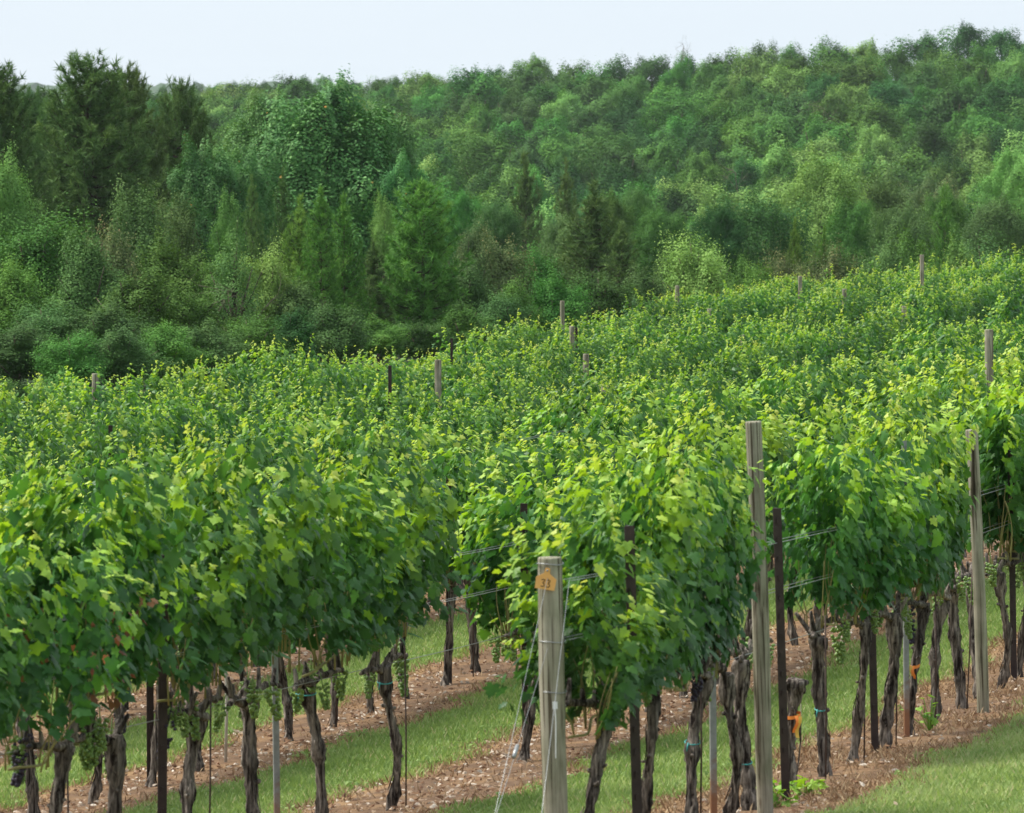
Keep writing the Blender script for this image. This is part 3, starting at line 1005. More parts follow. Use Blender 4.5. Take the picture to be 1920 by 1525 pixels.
# steel posts: row, px, top (None: inside the leaves), height
steel = [(0, 1197, 985, "dark brown steel post by the numbered end post", .03), (0, 1474, 952, "tall dark brown steel post beside the leaning wooden post", .035),
         (0, 1642, None, "brown steel post in front of a shaggy trunk, next past the orange ribbons", .03), (0, 1903, None, "brown steel post at the far end of the front row", .02),
         (1, 297, None, "black-brown steel post under the tall leafy block of the second row", -.01), (1, 985, None, "brown steel post behind the guy wires of the end post", .01),
         (2, 277, None, "slim brown steel post behind the second row's steel post", 0), (2, 840, None, "brown steel post in the gap between leafy blocks, crossed by wires", 0),
         
         (4, 188, 870, "rusty steel post tip in the fifth row below the bushes", 0), (5, 205, 752, "dark steel post tip at the low end of the sixth row", 0),
         (5, 730, 640, "dark steel post tip in the sixth row near the pines", 0), (6, 708, 630, "thin dark post at the edge of the seventh row", 0), (7, 846, 606, "dark post tip in the last row under the lone pine", 0),
         (6, 1080, 585, "dark steel post just behind the paired wooden posts", 0), (5, 1810, 505, "dark steel post tip near the vineyard's upper corner", 0)]
for i, px, top, lab, ln in steel:
    off = .26 if px == 1197 else (.10 if px == 1474 else 0)
    d = row_d(i, px, off)
    x = row_x(i, d) + off
    z = gz(x, d)
    h = float(np.clip(at(px, top, d)[2] - z - (.28 if i > 3 else .12 if i > 1 else 0), 1.5, 2.25 if i else 2.5)) if top else 1.75
    h = h if i else min(h, 1.95)
    o = obj("steel_post", steel_mesh(h), loc=(x, d, z), rot=(0, -ln, ROT_ROW * 0 + .3))
    tag(o, lab, "post", "brown steel trellis posts")
for i, px, h, lab in [(0, 1341, 1.6, "grey metal stake with a rusty foot between two front row trunks"), (0, 1704, 1.98, "grey metal stake poking out above the front row"),
                      (1, 518, 1.5, "straight grey metal stake under the tall second row leaves")]:
    d = row_d(i, px)
    x = row_x(i, d)
    tag(obj("metal_stake", channel_mesh(h), loc=(x, d, gz(x, d)), rot=(0, -.012, .2)), lab, "stake", "galvanised trellis stakes")
g = Geo()
V, T, Q = tube([(0, 0, -.05), (.01, 0, .4), (0, .005, .95)], .011, 8)
g.add(V, T, Q)
d = row_d(2, 420)
tag(obj("training_stake", g.mesh("training_stake", M_STAKE, True), loc=(row_x(2, d), d, gz(row_x(2, d), d))), "pale thin stake holding up a young vine under the second row", "stake", "training stakes")
g = Geo()
V, T, Q = tube([(0, 0, -.05), (.004, 0, .45), (0, .003, 1.0)], .005, 6)
g.add(V, T, Q)
rodm = g.mesh("training_rod", M_ROD, True)
for k, (i, d) in enumerate([(0, 30.2), (0, 33.3 + .9), (0, 35.65), (0, 36.95), (0, 38.7), (0, 40.2), (1, 27.85), (1, 28.75), (1, 30.35), (1, 34.75), (2, 43.6), (2, 48.2)]):
    x = row_x(i, d) + .05
    tag(obj("training_rod", rodm, loc=(x, d - .05, gz(x, d)), rot=(rng.normal(0, .02), rng.normal(0, .02), 0)),
        f"thin dark rod beside a trunk of the {ORD[i]} row, {ORD[[0, 6, 10][i] * 0 + k - [0, 6, 10][i]]} from its near end", "rod", f"rods beside {ORD[i]} row trunks")

# trellis wires, one object each
M_ = M_WIRE


def wire(i, d0, d1, h, off, label):
    g = Geo()
    ds = np.arange(d0, d1 + .01, .9)
    X = ROWV[i] + SL * ds + off
    sag = -.012 * np.sin((ds - d0) / 7.5 * math.pi) ** 2
    P = np.stack([X, ds, terr(X, ds) + h + sag], 1)
    V, T, Q = tube(P, .0024 if i < 3 else .003, 5)
    g.add(V, T, Q)
    tag(obj("trellis_wire", g.mesh("trellis_wire", M_WIRE, True)), label, "wire", "trellis wires")


HT = [(.90, 0, "lowest wire, carrying the vine arms"), (1.22, -.05, "lower catch wire, side nearer the path"), (1.22, .05, "lower catch wire, far side"), (1.5, -.06, "upper catch wire, side nearer the path"), (1.5, .06, "upper catch wire, far side")]
for i, (a, b) in enumerate([(26.9, 46), (25.6, 66), (33, 84), (42, 100), (52, 124), (60, 140), (69, 130), (77, 130)]):
    for h, off, nm in (HT if i < 4 else HT[3:4]):
        wire(i, a, b, h, off, f"{nm} of the {'front' if i == 0 else (ORD[i] if i < 7 else 'last')} trellis row")
# guy wires from the end post to anchors in the grass before it
for k, (hh, ax, ay, lab) in enumerate([(p33h - .08, -.42, -2.2, "bright guy wire running from the numbered post's top to the grass"), (p33h - .1, -.16, -2.6, "slanting guy wire crossing the face of the numbered post"),
                                      (p33h - .42, -.46, -2.1, "lower guy wire of the numbered post, with a wire joiner")]):
    x0, y0 = p33.location.x, p33.location.y
    a = Vector((x0 + (.05 if k == 1 else -.05), y0 - .05, p33.location.z + hh))
    b = Vector((x0 + ax, y0 + ay, gz(x0 + ax, y0 + ay) + .02))
    g = Geo()
    V, T, Q = tube([a, a.lerp(b, .5) + Vector((0, 0, -.01)), b], .0013, 6)
    g.add(V, T, Q)
    if k == 2:
        c = a.lerp(b, .38)
        V, T, Q = tube([a.lerp(b, .36), a.lerp(b, .40)], .010, 8)
        g.add(V, T, Q)
    tag(obj("guy_wire", g.mesh("guy_wire", M_WIRE, True)), lab, "wire", "guy wires of the end post")

# tapes and ties on trunks


def tape(i, d, h, label, long=True):
    x = row_x(i, d)
    z = gz(x, d)
    pc, R1 = (Vector((x, d, z + h)), .04) if long else trunk_centre(x, d, h)
    R1 = R1 * 1.1 + .003
    r = obj("flagging_tape", None, loc=pc)
    tag(r, label, "tape", "orange flagging tapes")
    g = Geo()
    an = np.linspace(0, 2 * math.pi, 25)
    for q in range(24):
        pass
    ring = np.stack([np.cos(an) * R1, np.sin(an) * R1, .012 * np.sin(an + .6)], 1)
    V = np.concatenate([ring + np.array([0, 0, -.010]), ring + np.array([0, 0, .010])])
    g.add(V, None, [(k, k + 1, 26 + k, 25 + k) for k in range(24)])
    obj("band", g.mesh("band", M_ORANGE, True), r)
    for q, (m, dx, ln) in enumerate([(M_ORANGE, .02, .10), (M_YELLOW, .04, .13)]):
        g = Geo()
        tt = np.linspace(0, 1, 8)
        s_ = 1 if long else -1
        c = np.stack([s_ * (dx * R1 / .06 + .01 * np.sin(tt * 5 + q)), -R1 * 1.02 - .012 * np.sin(tt * 4 + q), -tt * ln], 1)
        g.add(np.concatenate([c - np.array([.010, 0, 0]), c + np.array([.010, .004, 0])]), None, [(k, k + 1, 9 + k, 8 + k) for k in range(7)])
        obj("tape_tail", g.mesh("tape_tail", m, True), r)
    return r


tape(0, 33.35, .45, "orange and yellow tape knotted round the cut-off stump")
tape(0, 37.9, .47, "orange and yellow tape knotted round a twisted leafy vine's trunk", False)
for i, d, h, lab in [(0, 34.5, .42, "teal tie round the front row trunk past the taped stump"), (0, 30.15, .52, "teal tie round the trunk next to the rusty grey stake"),
                     (0, 32.0, .28, "teal tie low on the trunk beside the leaning wooden post"), (1, 34.5, .78, "teal tie high on a trunk of the second row"),
                     (1, 33.0, .80, "teal tie at the cordon of the second row's middle trunk")]:
    pc, pr_ = trunk_centre(row_x(i, d), d, h)
    pr_ = pr_ * 1.12 + .003
    g = Geo()
    an = np.linspace(0, 2 * math.pi, 19)
    V, T, Q = tube(np.stack([np.cos(an) * pr_, np.sin(an) * pr_, .01 * np.sin(an)], 1), .004, 6, False)
    g.add(V, T, Q)
    V, T, Q = tube([(-.6 * pr_, -.85 * pr_, 0), (-.7 * pr_, -1.1 * pr_, -.02), (-.8 * pr_, -1.1 * pr_, -.045)], .004, 6)
    g.add(V, T, Q)
    tag(obj("vine_tie", g.mesh("vine_tie", M_TEAL, True), loc=pc), lab, "tie", "teal vine ties")

# ------------------------------------------------------------------ grass, straw, dead leaves (uncountable)


def strip_dist(X, Y):
    v = X - SL * Y
    ph = (-5.75 - v) / 2.665
    wob = .13 * np.sin(Y * 1.3 + 2 * np.round(ph)) + .08 * np.sin(Y * 3.7 + 1.7 * np.round(ph) + X)
    return np.abs(ph - np.round(ph)) * 2.665 + wob, ph


def sample(n, y0, y1, seed, margin=.7):
    rng = np.random.default_rng(seed)
    Y = y0 + (y1 - y0) * rng.random(n) ** 1.25
    X = rng.uniform(-1, 1, n) * (Y * .092 + margin)
    return X, Y, rng


BLADE = np.array([(-.09, 0, 0), (.09, 0, 0), (.02, .6, .12), (.0, 1.0, .42)])
BLADET = np.array([(0, 1, 2), (0, 2, 3)])


def blades(name, X, Y, rng, hmin, hmax, age, m, flat=.5):
    n = len(X)
    P = np.stack([X, Y, terr(X, Y) - .004], 1)
    D = np.stack([rng.normal(0, flat, n), rng.normal(0, flat, n), np.ones(n)], 1)
    az = rng.uniform(0, 6.28, n)
    g = Geo()
    scatter(g, BLADE, BLADET, P, np.stack([np.cos(az), np.sin(az), np.zeros(n)], 1), D, rng.uniform(hmin, hmax, n), age)
    return obj(name, g.mesh(name, m))


X, Y, rg = sample(560000, 24.5, 64, 1)
sdist, ph = strip_dist(X, Y)
patch = .5 + .5 * np.sin(X * 2.1 + Y * .9) * np.sin(Y * 1.7 - X * 1.1)
keep = ((sdist + rg.normal(0, .07, len(X)) > .70) | (ph < -.24)) & (ph < 6)
X, Y, ph, patch, sdist = X[keep], Y[keep], ph[keep], patch[keep], sdist[keep]
age = np.clip(rg.normal(.42, .16, len(X)) + .26 * (patch - .4) + np.where(ph < -.2, .14, 0), 0, .86)
age = np.where(rg.random(len(X)) < .04, .97, age)
tag(blades("grass", X, Y, rg, .03, .075, age, M_GRASS), "short mown green grass in the alleys between the vine rows", "grass", kind='stuff')

X, Y, rg = sample(60000, 24.5, 56, 8)
sdist, ph = strip_dist(X, Y)
pt = np.sin(X * 3.3 + Y * 1.4) * np.sin(Y * 2.3 - X * 1.9) + .5 * np.sin(X * 7 + Y * 5)
keep = ((sdist > .6) | (ph < -.22)) & (ph < 5) & (pt + rg.normal(0, .25, len(X)) > .75)
X, Y = X[keep], Y[keep]
n = len(X)
g = Geo()
scatter(g, LEAF1, LEAF1T, np.stack([X, Y, terr(X, Y) + rg.uniform(.015, .05, n)], 1), np.stack([rg.normal(0, .4, n), rg.normal(0, .4, n), np.ones(n)], 1), rg.normal(0, 1, (n, 3)), rg.uniform(.015, .04, n), rg.uniform(.0, .5, n))
tag(obj("clover", g.mesh("clover", M_GRASS)), "patches of low clover and weeds in the mown grass", "clover", kind='stuff')

X, Y, rg = sample(260000, 24.5, 60, 2)
sdist, ph = strip_dist(X, Y)
pr = np.exp(-((sdist - .62) / .13) ** 2) * .8 + np.where(np.abs(ph) < .35, .75 * (.5 + .5 * np.sin(Y * 1.9 + X)) * (sdist < .7), 0) + .06 * (sdist < .6)
keep = (rg.random(len(X)) < pr) & (ph > -.4) & (ph < 6)
X, Y = X[keep], Y[keep]
tag(blades("dry_grass", X, Y, rg, .025, .075, rg.random(len(X)), M_STRAW, 1.3), "dry straw-coloured grass bordering the bare soil strips", "dry grass", kind='stuff')

X, Y, rg = sample(110000, 24.5, 66, 3)
sdist, ph = strip_dist(X, Y)
cl_ = .5 + .5 * np.sin(X * 5.1 + Y * 2.3) * np.sin(Y * 3.1 - X * 2.2)
pr = (sdist < .56) * (.12 + .88 * cl_ ** 1.9) * np.where(ph < .5, .25, .9) + .006
keep = (rg.random(len(X)) < pr) & (ph > -.4) & (ph < 6)
X, Y = X[keep], Y[keep]
n = len(X)
P = np.stack([X, Y, terr(X, Y) + rg.uniform(.006, .03, n)], 1)
g = Geo()
curl = LEAF1.copy()
curl[:, 2] *= 1.5
curl[:, 0] *= .62
curl[:, 1] += .12 * np.sin(curl[:, 0] * 9)
scatter(g, curl, LEAF1T, P, np.stack([rg.normal(0, .28, n), rg.normal(0, .28, n), np.ones(n)], 1), rg.normal(0, 1, (n, 3)), rg.uniform(.016, .05, n), np.clip(rg.beta(1.3, 1.45, n), 0, 1))
tag(obj("leaf_litter", g.mesh("leaf_litter", M_LITTER)), "pale curled dead leaves littering the soil under the vines", "leaf litter", kind='stuff')

# ------------------------------------------------------------------ trees


def cards(g, P, Nn, D, S, A):
    scatter(g, CARD, CARDT, P, Nn, D, S, A)


def lumpy(seed, H, W, nlf, ls, base=.1, nb=26, sig=.34, amp=.30, tall=1.0, point=0.0, loose=.05, droop=.2, tips=0.0, stray=.06, dens=1.0, n2=110, s2=.15, a_2=.15):
    """a crown whose surface swells into many leafy lumps, over a tapered trunk with limbs"""
    rng = np.random.default_rng(seed)
    g, tg_ = Geo(), Geo()
    Hc = H * (1 - base)
    zc = H * base + Hc * .46
    rz = Hc * .54
    B = nrm(rng.normal(0, 1, (nb * 3, 3)))
    keep = [0]
    for i in range(1, len(B)):                                  # spread the lumps apart
        if min(np.linalg.norm(B[i] - B[j]) for j in keep) > 1.9 / math.sqrt(nb) * 1.25:
            keep.append(i)
    B = B[keep]
    hb = rng.uniform(.2, 1.15, len(B))
    sb = sig * rng.uniform(.75, 1.3, len(B))
    tb = rng.normal(0, .10, len(B))
    nlf = int(nlf * dens)
    d = nrm(rng.normal(0, 1, (nlf, 3)) + np.array([0, 0, .28]))
    dd = np.linalg.norm(d[:, None] - B[None], axis=2) / sb
    val = np.exp(-dd ** 2) * hb
    k = val.argmax(1)
    v = val.max(1)
    r = 1 - amp + amp * v
    B2 = nrm(rng.normal(0, 1, (n2, 3)))
    v2 = (np.exp(-(np.linalg.norm(d[:, None] - B2[None], axis=2) / s2) ** 2) * rng.uniform(.3, 1, n2)).max(1) if nlf < 30000 else np.concatenate(
        [(np.exp(-(np.linalg.norm(q[:, None] - B2[None], axis=2) / s2) ** 2)).max(1) for q in np.array_split(d, 8)])
    k2 = np.concatenate([np.linalg.norm(q[:, None] - B2[None], axis=2).argmin(1) for q in np.array_split(d, 8)])
    a1, a2, a3 = rng.uniform(0, 6.28, 3)
    az_ = np.arctan2(d[:, 1], d[:, 0])
    r = (r + a_2 * (v2 - .5)) * (1 + .09 * np.sin(az_ * 2 + a1 + d[:, 2] * 2) + .07 * np.sin(az_ * 3 + a2 - d[:, 2] * 3) + .06 * np.sin(d[:, 2] * 6 + a3))
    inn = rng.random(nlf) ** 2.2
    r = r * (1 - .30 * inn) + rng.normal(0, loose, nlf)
    st = rng.random(nlf) < stray
    r = np.where(st, r + np.abs(rng.normal(0, .07, nlf)), r)
    sx = 1 - point * np.clip(d[:, 2], 0, 1) ** 1.3
    oval = 1 + .10 * math.sin(seed) * np.sin(np.arctan2(d[:, 1], d[:, 0]) * 2 + seed)
    pos = np.stack([d[:, 0] * W / 2 * r * sx * oval, d[:, 1] * W / 2 * r * sx * oval, zc + d[:, 2] * rz * r * np.where(d[:, 2] < 0, .95, tall)], 1)
    pos[:, 2] *= H / np.percentile(pos[:, 2], 99.97 if nlf > 30000 else 99.93)
    nor = d * .7 + (d - B[k]) / sb[k][:, None] * .8 + (d - B2[k2]) / s2 * .45 + np.array([0, 0, .3]) + rng.normal(0, .24, (nlf, 3))
    tip = d * .4 + rng.normal(0, .6, (nlf, 3)) + np.array([0, 0, -droop])
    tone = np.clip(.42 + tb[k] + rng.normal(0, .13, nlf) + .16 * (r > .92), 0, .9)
    if tips:
        tone = np.where(rng.random(nlf) < tips, 1.0, tone)
    cards(g, pos, nor, tip, ls * rng.uniform(.65, 1.25, nlf), tone)
    V, T, Q = tube([(0, 0, -.6), (.006 * H, 0, H * .2), (-.01 * H, .01 * H, H * .45), (0, 0, H * .8)], [H * .022, H * .018, H * .013, H * .004], 8, True, rng, .05)
    tg_.add(V, T, Q)
    for b in B[:16]:
        c = np.array([b[0] * W * .42, b[1] * W * .42, zc + b[2] * rz * .8])
        s0 = np.array([0, 0, H * base * .6 + max(0, c[2] - H * base) * .45])
        V, T, Q = tube([s0, s0 * .5 + c * .5 + np.array([0, 0, -.03 * H]), c], [H * .009, H * .006, H * .002], 5)
        tg_.add(V, T, Q)
    return g.mesh("crown", M_MID), tg_.mesh("tree_trunk", M_TBARK, True), H, W


def pine(seed, H, W, whorl=.55, nb=6, bare=.15, tuft=.28, needles=15, nw=.045, prof=1.0, candle=1, dens=1.0):
    rng = np.random.default_rng(seed)
    g, tg_ = Geo(), Geo()
    V, T, Q = tube(np.stack([.03 * np.sin(np.linspace(0, 4, 12) + seed), .03 * np.cos(np.linspace(0, 3, 12)), np.linspace(-.6, H * .97, 12)], 1), np.linspace(H * .016 + .02, .012, 12), 8, True, rng, .05)
    tg_.add(V, T, Q)
    C, Dr, Sz, To = [], [], [], []
    z = H * bare
    while z < H * .985:
        q = (z / H - bare) / (1 - bare)
        ln = W / 2 * min(1, ((1 - q) * 1.25) ** prof + .03) * min(1, .55 + q * 2)
        n = nb if q < .9 else 4
        a0 = rng.uniform(0, 6.28)
        for k in range(n):
            az = a0 + 6.28 * k / n + rng.normal(0, .25)
            l = ln * rng.uniform(.6, 1.12)
            up = rng.uniform(.05, .35) + .5 * q
            o = np.array([math.cos(az), math.sin(az), 0])
            m = max(3, int(l / .28))
            tt = np.linspace(0, 1, m + 1)
            pth = np.array([0, 0, z]) + np.outer(tt * l, o) + np.outer(l * (up * tt ** 1.8 - .12 * np.sin(tt * 3)), [0, 0, 1])
            V, T, Q = tube(pth, np.linspace(.022 * l ** .5 + .004, .005, m + 1), 4, False)
            tg_.add(V, T, Q)
            tn = rng.normal(.45, .12)
            for s in np.linspace(.35 if l > .6 else .15, 1, max(2, int(l * 5.5 * dens))):
                p = np.array([np.interp(s, tt, pth[:, i]) for i in range(3)])
                sp = (1 - s) * .25 + .05
                C.append(p + rng.normal(0, sp * l * .5 + .03, 3) * [1, 1, .5])
                Dr.append(o * rng.uniform(.2, .9) + np.array([0, 0, rng.uniform(.4, 1.1)]) + rng.normal(0, .35, 3))
                Sz.append(tuft * rng.uniform(.75, 1.2))
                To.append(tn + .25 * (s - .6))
        z += whorl * rng.uniform(.8, 1.2) * (1 if q < .85 else .6)
    for k in range(int(9 * candle)):                                    # leader with upright candles
        C.append(np.array([rng.normal(0, .05), rng.normal(0, .05), H * .93 + k / 9 * H * .08]))
        Dr.append(np.array([rng.normal(0, .25), rng.normal(0, .25), 1.0]))
        Sz.append(tuft * .9)
        To.append(.7)
    C, Dr, Sz, To = np.array(C), nrm(np.array(Dr)), np.array(Sz), np.array(To)
    k = needles
    n = len(C) * k
    D = np.repeat(Dr, k, 0) + rng.normal(0, .55, (n, 3))
    P = np.repeat(C, k, 0) + nrm(D) * .02 + np.repeat(Dr * Sz[:, None] * .35, k, 0) * rng.uniform(-.6, 1, (n, 1))
    S = np.repeat(Sz, k) * rng.uniform(.6, 1.1, n)
    tri = np.array([(-nw, 0, 0), (nw, 0, 0), (0, 1, 0)])
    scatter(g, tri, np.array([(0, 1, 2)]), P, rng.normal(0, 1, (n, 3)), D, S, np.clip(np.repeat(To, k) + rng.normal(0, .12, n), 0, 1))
    return g.mesh("crown", M_PINE), tg_.mesh("tree_trunk", M_TBARK, True), H, W


FOREST = [lumpy(500 + i, 15, 8.0, 17000, .20, .12, [14, 20, 12, 24, 16, 12, 18, 15, 28][i], [.42, .36, .46, .32, .40, .46, .38, .41, .30][i], .46, 1.0, [0, 0, .08, 0, .05, .28, 0, .08, 0][i], .035, .2, 0, .05) for i in range(9)]
RIDGEP = [pine(540 + i, 15, 4.5, .55, 7, .35, .6, 14, .09, .45) for i in range(2)]
MIDT = [lumpy(560 + i, 10, 6.0, 46000, .10, .04, [30, 40, 34, 46][i], .30, .36, 1.0, [.05, .35, .1, .3][i], .05) for i in range(4)]
TULIP = [lumpy(580 + i, 10.5, 6.6, 70000, .108, .03, [60, 70, 52][i], .24, .26, 1.0, [.26, .34, .2][i], .03, .5, .001, .02) for i in range(3)]
SAP = [lumpy(600 + i, 5, 3.0, 29000, .066, 0, [20, 28, 24, 32, 16][i], .36, .56, 1.0, [.2, .1, .35, .15, .6][i], .10, .5, 0, .25) for i in range(5)]
THIN = [lumpy(620, 5, 2.6, 6500, .07, .05, 22, .3, .45, 1.0, .35, .1, .5, 0, .3)]
BIGP = [pine(640 + i, 11, 5.4, .36, 9, .06, .30, 26, .06, .55, dens=1.5) for i in range(3)]
YOUNGP = [pine(660 + i, 5.5, 2.6, .24, 7, .06, .24, 26, .06, .7, 2, 1.4) for i in range(3)]
LONEP = [pine(680, 5.5, 2.5, .27, 8, .22, .26, 30, .055, .45, 1.5, 1.5)]
BUSH = [lumpy(700 + i, 1.6, 1.3, 6500, .055, 0, 16, .36, .4, 1.0, .4, .1, -.8, 0, .3) for i in range(2)]


def dead_tree(seed):
    rng = np.random.default_rng(seed)
    g = Geo()

    def grow(p, d, l, r, dep):
        n = 5
        pts = [p]
        for _ in range(n):
            d = nrm(d + rng.normal(0, .14, 3))
            p = p + d * l / n
            pts.append(p)
        V, T, Q = tube(pts, np.linspace(r, r * .55, n + 1), 5 if dep else 7)
        g.add(V, T, Q)
        if dep < 3:
            for _ in range(6 if dep == 0 else 4):
                k = rng.integers(1, n + 1)
                grow(pts[k], nrm(d * .6 + rng.normal(0, .7, 3) + np.array([0, 0, .15])), l * rng.uniform(.4, .62), r * .45, dep + 1)
    grow(np.array([0, 0, -.3]), np.array([0, 0, 1.0]), 2.6, .035, 0)
    return g.mesh("dead_branches", M_TWIG, True)


TCOUNT = {}


def tree(kind, proto, px, ytop, wpx, d, label, group, m=None, rot=None, rng=rng):
    crown, trunk, H, W = proto
    p = at(px, ytop, d)
    z = gz(p[0], d)
    h = max(p[2] - z, .8)
    sx = wpx * d / FPX / W
    o = obj(kind, None, loc=(p[0], d, z), rot=(0, 0, rng.uniform(0, 6.28) if rot is None else rot), scale=(sx, sx, h / H))
    tag(o, label, "bush" if 'bush' in kind else "tree", group)
    c = obj("crown", crown, o)
    lim = {"forest_tree": .74, "broadleaf_tree": .85, "tulip_tree": .95, "young_tree": 1.25, "young_pine": 1.9, "pine_tree": 1.6}.get(kind, 3)
    q = (h / H) / sx
    if q > lim:                                               # a tall tree carries its crown on a longer trunk
        c.scale.z = lim / q
        c.location.z = H * (1 - lim / q)
    if m is not None:
        recolour(c, m)
    obj("trunk", trunk, o)
    return o


rt = np.random.default_rng(77)
GP, GT, GS = "dark pines at the edge of the wood", "tulip trees behind the vineyard", "young trees along the vineyard's edge"
for k, (px, y, wp, d, lab) in enumerate([(165, 108, 300, 195, "tallest dark pine, broad with a spiky pointed top against the sky"), (242, 128, 190, 202, "dark pine with a needle-thin top beside the tallest pine"),
                                         (338, 156, 190, 208, "dark pine nearest the tulip trees, with a ragged top"), (-4, 126, 230, 190, "dark pine cut off by the picture's edge"),
                                         (55, 170, 150, 215, "slim dark pine between the edge pine and the tallest pine"), (365, 215, 120, 214, "lower dark pine standing behind the ragged-topped pine"), (100, 190, 150, 212, "dark pine filling in behind the tallest pine's shoulder")]):
    tree("pine_tree", BIGP[k % 3], px, y, wp, d, lab, GP, M_PINE, rng=rt)
for k, (px, y, wp, d, lab) in enumerate([(622, 138, 420, 212, "largest tulip tree, glossy deep green with a domed top"), (508, 160, 260, 216, "tulip tree with a second lower peak beside the largest one"),
                                         (385, 252, 230, 204, "low rounded tulip tree with a few orange flowers, beside the dark pines"), (712, 185, 260, 218, "tulip tree whose outline slopes down towards the far hillside"), (762, 280, 190, 210, "low tulip tree crown at the foot of the sloping outline"), (450, 270, 170, 206, "tulip tree filling the space between the two peaks below")]):
    tree("tulip_tree", TULIP[k % 3], px, y, wp, d, lab, GT, M_TULIP, rng=rt)
# young pines in front
for k, (px, y, wp, d, m, lab) in enumerate([(472, 352, 60, 178, M_GREY, "thin grey-green young pine spire before the tulip trees, shorter of two"), (530, 345, 75, 180, M_GREY, "grey-green young pine spire before the tulip trees, taller of two"),
                                            (562, 395, 110, 162, M_PINEL, "young pine with a bare lower trunk, first of the close trio"), (602, 380, 110, 160, M_PINEL, "young pine with an upright candle top, middle of the close trio"), (645, 392, 110, 163, M_PINEL, "young pine with slim candles, last of the close trio"),
                                            (1112, 372, 190, 205, M_PINE, "broad cone-shaped pine with many upright shoots above the middle rows"), (1165, 440, 130, 198, M_PINE, "smaller pine leaning on the broad cone-shaped pine"),
                                            (700, 470, 110, 168, M_PINE, "soft low pine between the trio and the lone pine"), (1062, 330, 80, 300, M_PINE, "very dark narrow pine low on the hillside"), (985, 335, 150, 310, M_PINE, "dark bushy pine low on the hillside next to the narrow one"),
                                            (1772, 385, 110, 260, M_PINEL, "small cone-shaped pine below the yellow-green hillside trees"), (1490, 435, 60, 210, M_PINEL, "short pine spire behind the upper rows, beside tan bushes"), (1545, 445, 50, 215, M_PINEL, "shortest pine spire among the tan bushes"),
                                            (1650, 440, 90, 230, M_PINE, "dark young pine rising behind the upper rows")]):
    tree("young_pine", YOUNGP[k % 3], px, y, wp, d, lab, "young pines in front of the wood", m, rng=rt)
tree("young_pine", LONEP[0], 792, 356, 165, 163, "lone bright green pine with a clear straight trunk and rounded top", "young pines in front of the wood", M_PINEL, rng=rt)
# understorey along the field
sap = [(8, 270, 130, 172, M_LIGHT, 0, "pale green leafy tree at the picture's edge under the dark pines"), (70, 385, 230, 150, M_MID, 1, "wide green sapling below the dark pines"), (165, 420, 170, 146, M_GREY, 2, "grey-green sapling beside the wide green one"),
       (205, 412, 130, 148, M_TAN, 3, "sapling with yellowing tips under the tallest pine"), (310, 432, 190, 150, M_MID, 0, "feathery green sapling below the low tulip tree"), (255, 335, 150, 180, M_GREY, 3, "dull green tree between the dark pines and tulip trees"),
       (330, 350, 120, 186, M_GREY, 1, "greyish bushy tree at the foot of the ragged pine"), (432, 352, 90, 172, M_LIGHT, 4, "light green pointed sapling before the tulip trees"), (90, 560, 200, 133, M_GREY, 1, "low drooping shrub tree at the field's lower corner"),
       (20, 480, 190, 138, M_MID, 3, "dense green shrub tree at the field's lower corner"), (250, 500, 220, 140, M_MID, 2, "dark leafy shrub tree behind the first vines"), (200, 560, 200, 132, M_GREY, 0, "shrub tree with a visible pale stem behind the vineyard corner"),
       (350, 530, 170, 142, M_MID, 1, "leafy shrub tree beside the twiggy one"), (395, 470, 120, 152, M_LIGHT, 2, "slender light sapling above the twiggy tree"), (500, 450, 130, 158, M_LIGHT, 0, "light sapling beside the pine trio"),
       (760, 400, 80, 175, M_LIGHT, 4, "pale pointed sapling just before the lone pine"), (720, 360, 70, 180, M_LIGHT, 4, "pale sapling in front of the sloping tulip tree"), (880, 408, 110, 168, M_TAN, 2, "sapling with reddish tips beside the lone pine"), (940, 425, 130, 172, M_TAN, 1, "tan-tipped bushy sapling above the middle rows"),
       (1000, 455, 150, 176, M_MID, 3, "rounded green shrub tree before the broad pine"), (870, 480, 150, 165, M_GREY, 0, "dull green shrub tree behind the lone pine's trunk"), (960, 520, 130, 165, M_MID, 2, "low green shrub behind the middle rows"), (1310, 428, 165, 190, M_LIGHT, 1, "bright green leafy bush tree standing above the upper rows"),
       (1250, 460, 120, 200, M_GREY, 2, "soft grey-green sapling beside the broad pine"), (1390, 470, 120, 205, M_MID, 3, "low green tree behind the bright bush tree"), (1480, 462, 110, 190, M_TAN, 1, "tan leafy bush behind the upper rows, lower of two"), (1560, 452, 140, 194, M_TAN, 3, "tan leafy bush behind the upper rows, wider of two"),
       (1660, 430, 140, 215, M_GREY, 0, "grey-green shrub tree above the vineyard's upper rows"), (1720, 420, 120, 225, M_MID, 2, "green shrub tree above the vineyard's upper rows"), (1850, 425, 170, 230, M_GREY, 1, "shrub tree at the vineyard's upper corner"), (1800, 440, 110, 226, M_LIGHT, 4, "light sapling at the vineyard's upper corner"),
       (620, 500, 160, 166, M_MID, 1, "green shrub behind the pine trio's trunks"), (560, 520, 140, 158, M_GREY, 3, "grey-green shrub behind the twiggy tree"), (680, 560, 150, 172, M_MID, 0, "dark shrub filling in below the lone pine"), (430, 560, 150, 150, M_GREY, 2, "dark shrub behind the bare twigs")]
for px, y, wp, d, m, k, lab in sap:
    tree("young_tree", SAP[k], px, y, wp * 1.1, d, lab, GS, m, rng=rt)
o = tree("young_tree", THIN[0], 440, 425, 150, 143, "thin grey sapling with bare dead twigs low on its stem", GS, M_GREY, rng=rt)
DEADM = dead_tree(4)
obj("dead_branches", DEADM, o, scale=(1.1, 1.1, 1.2))
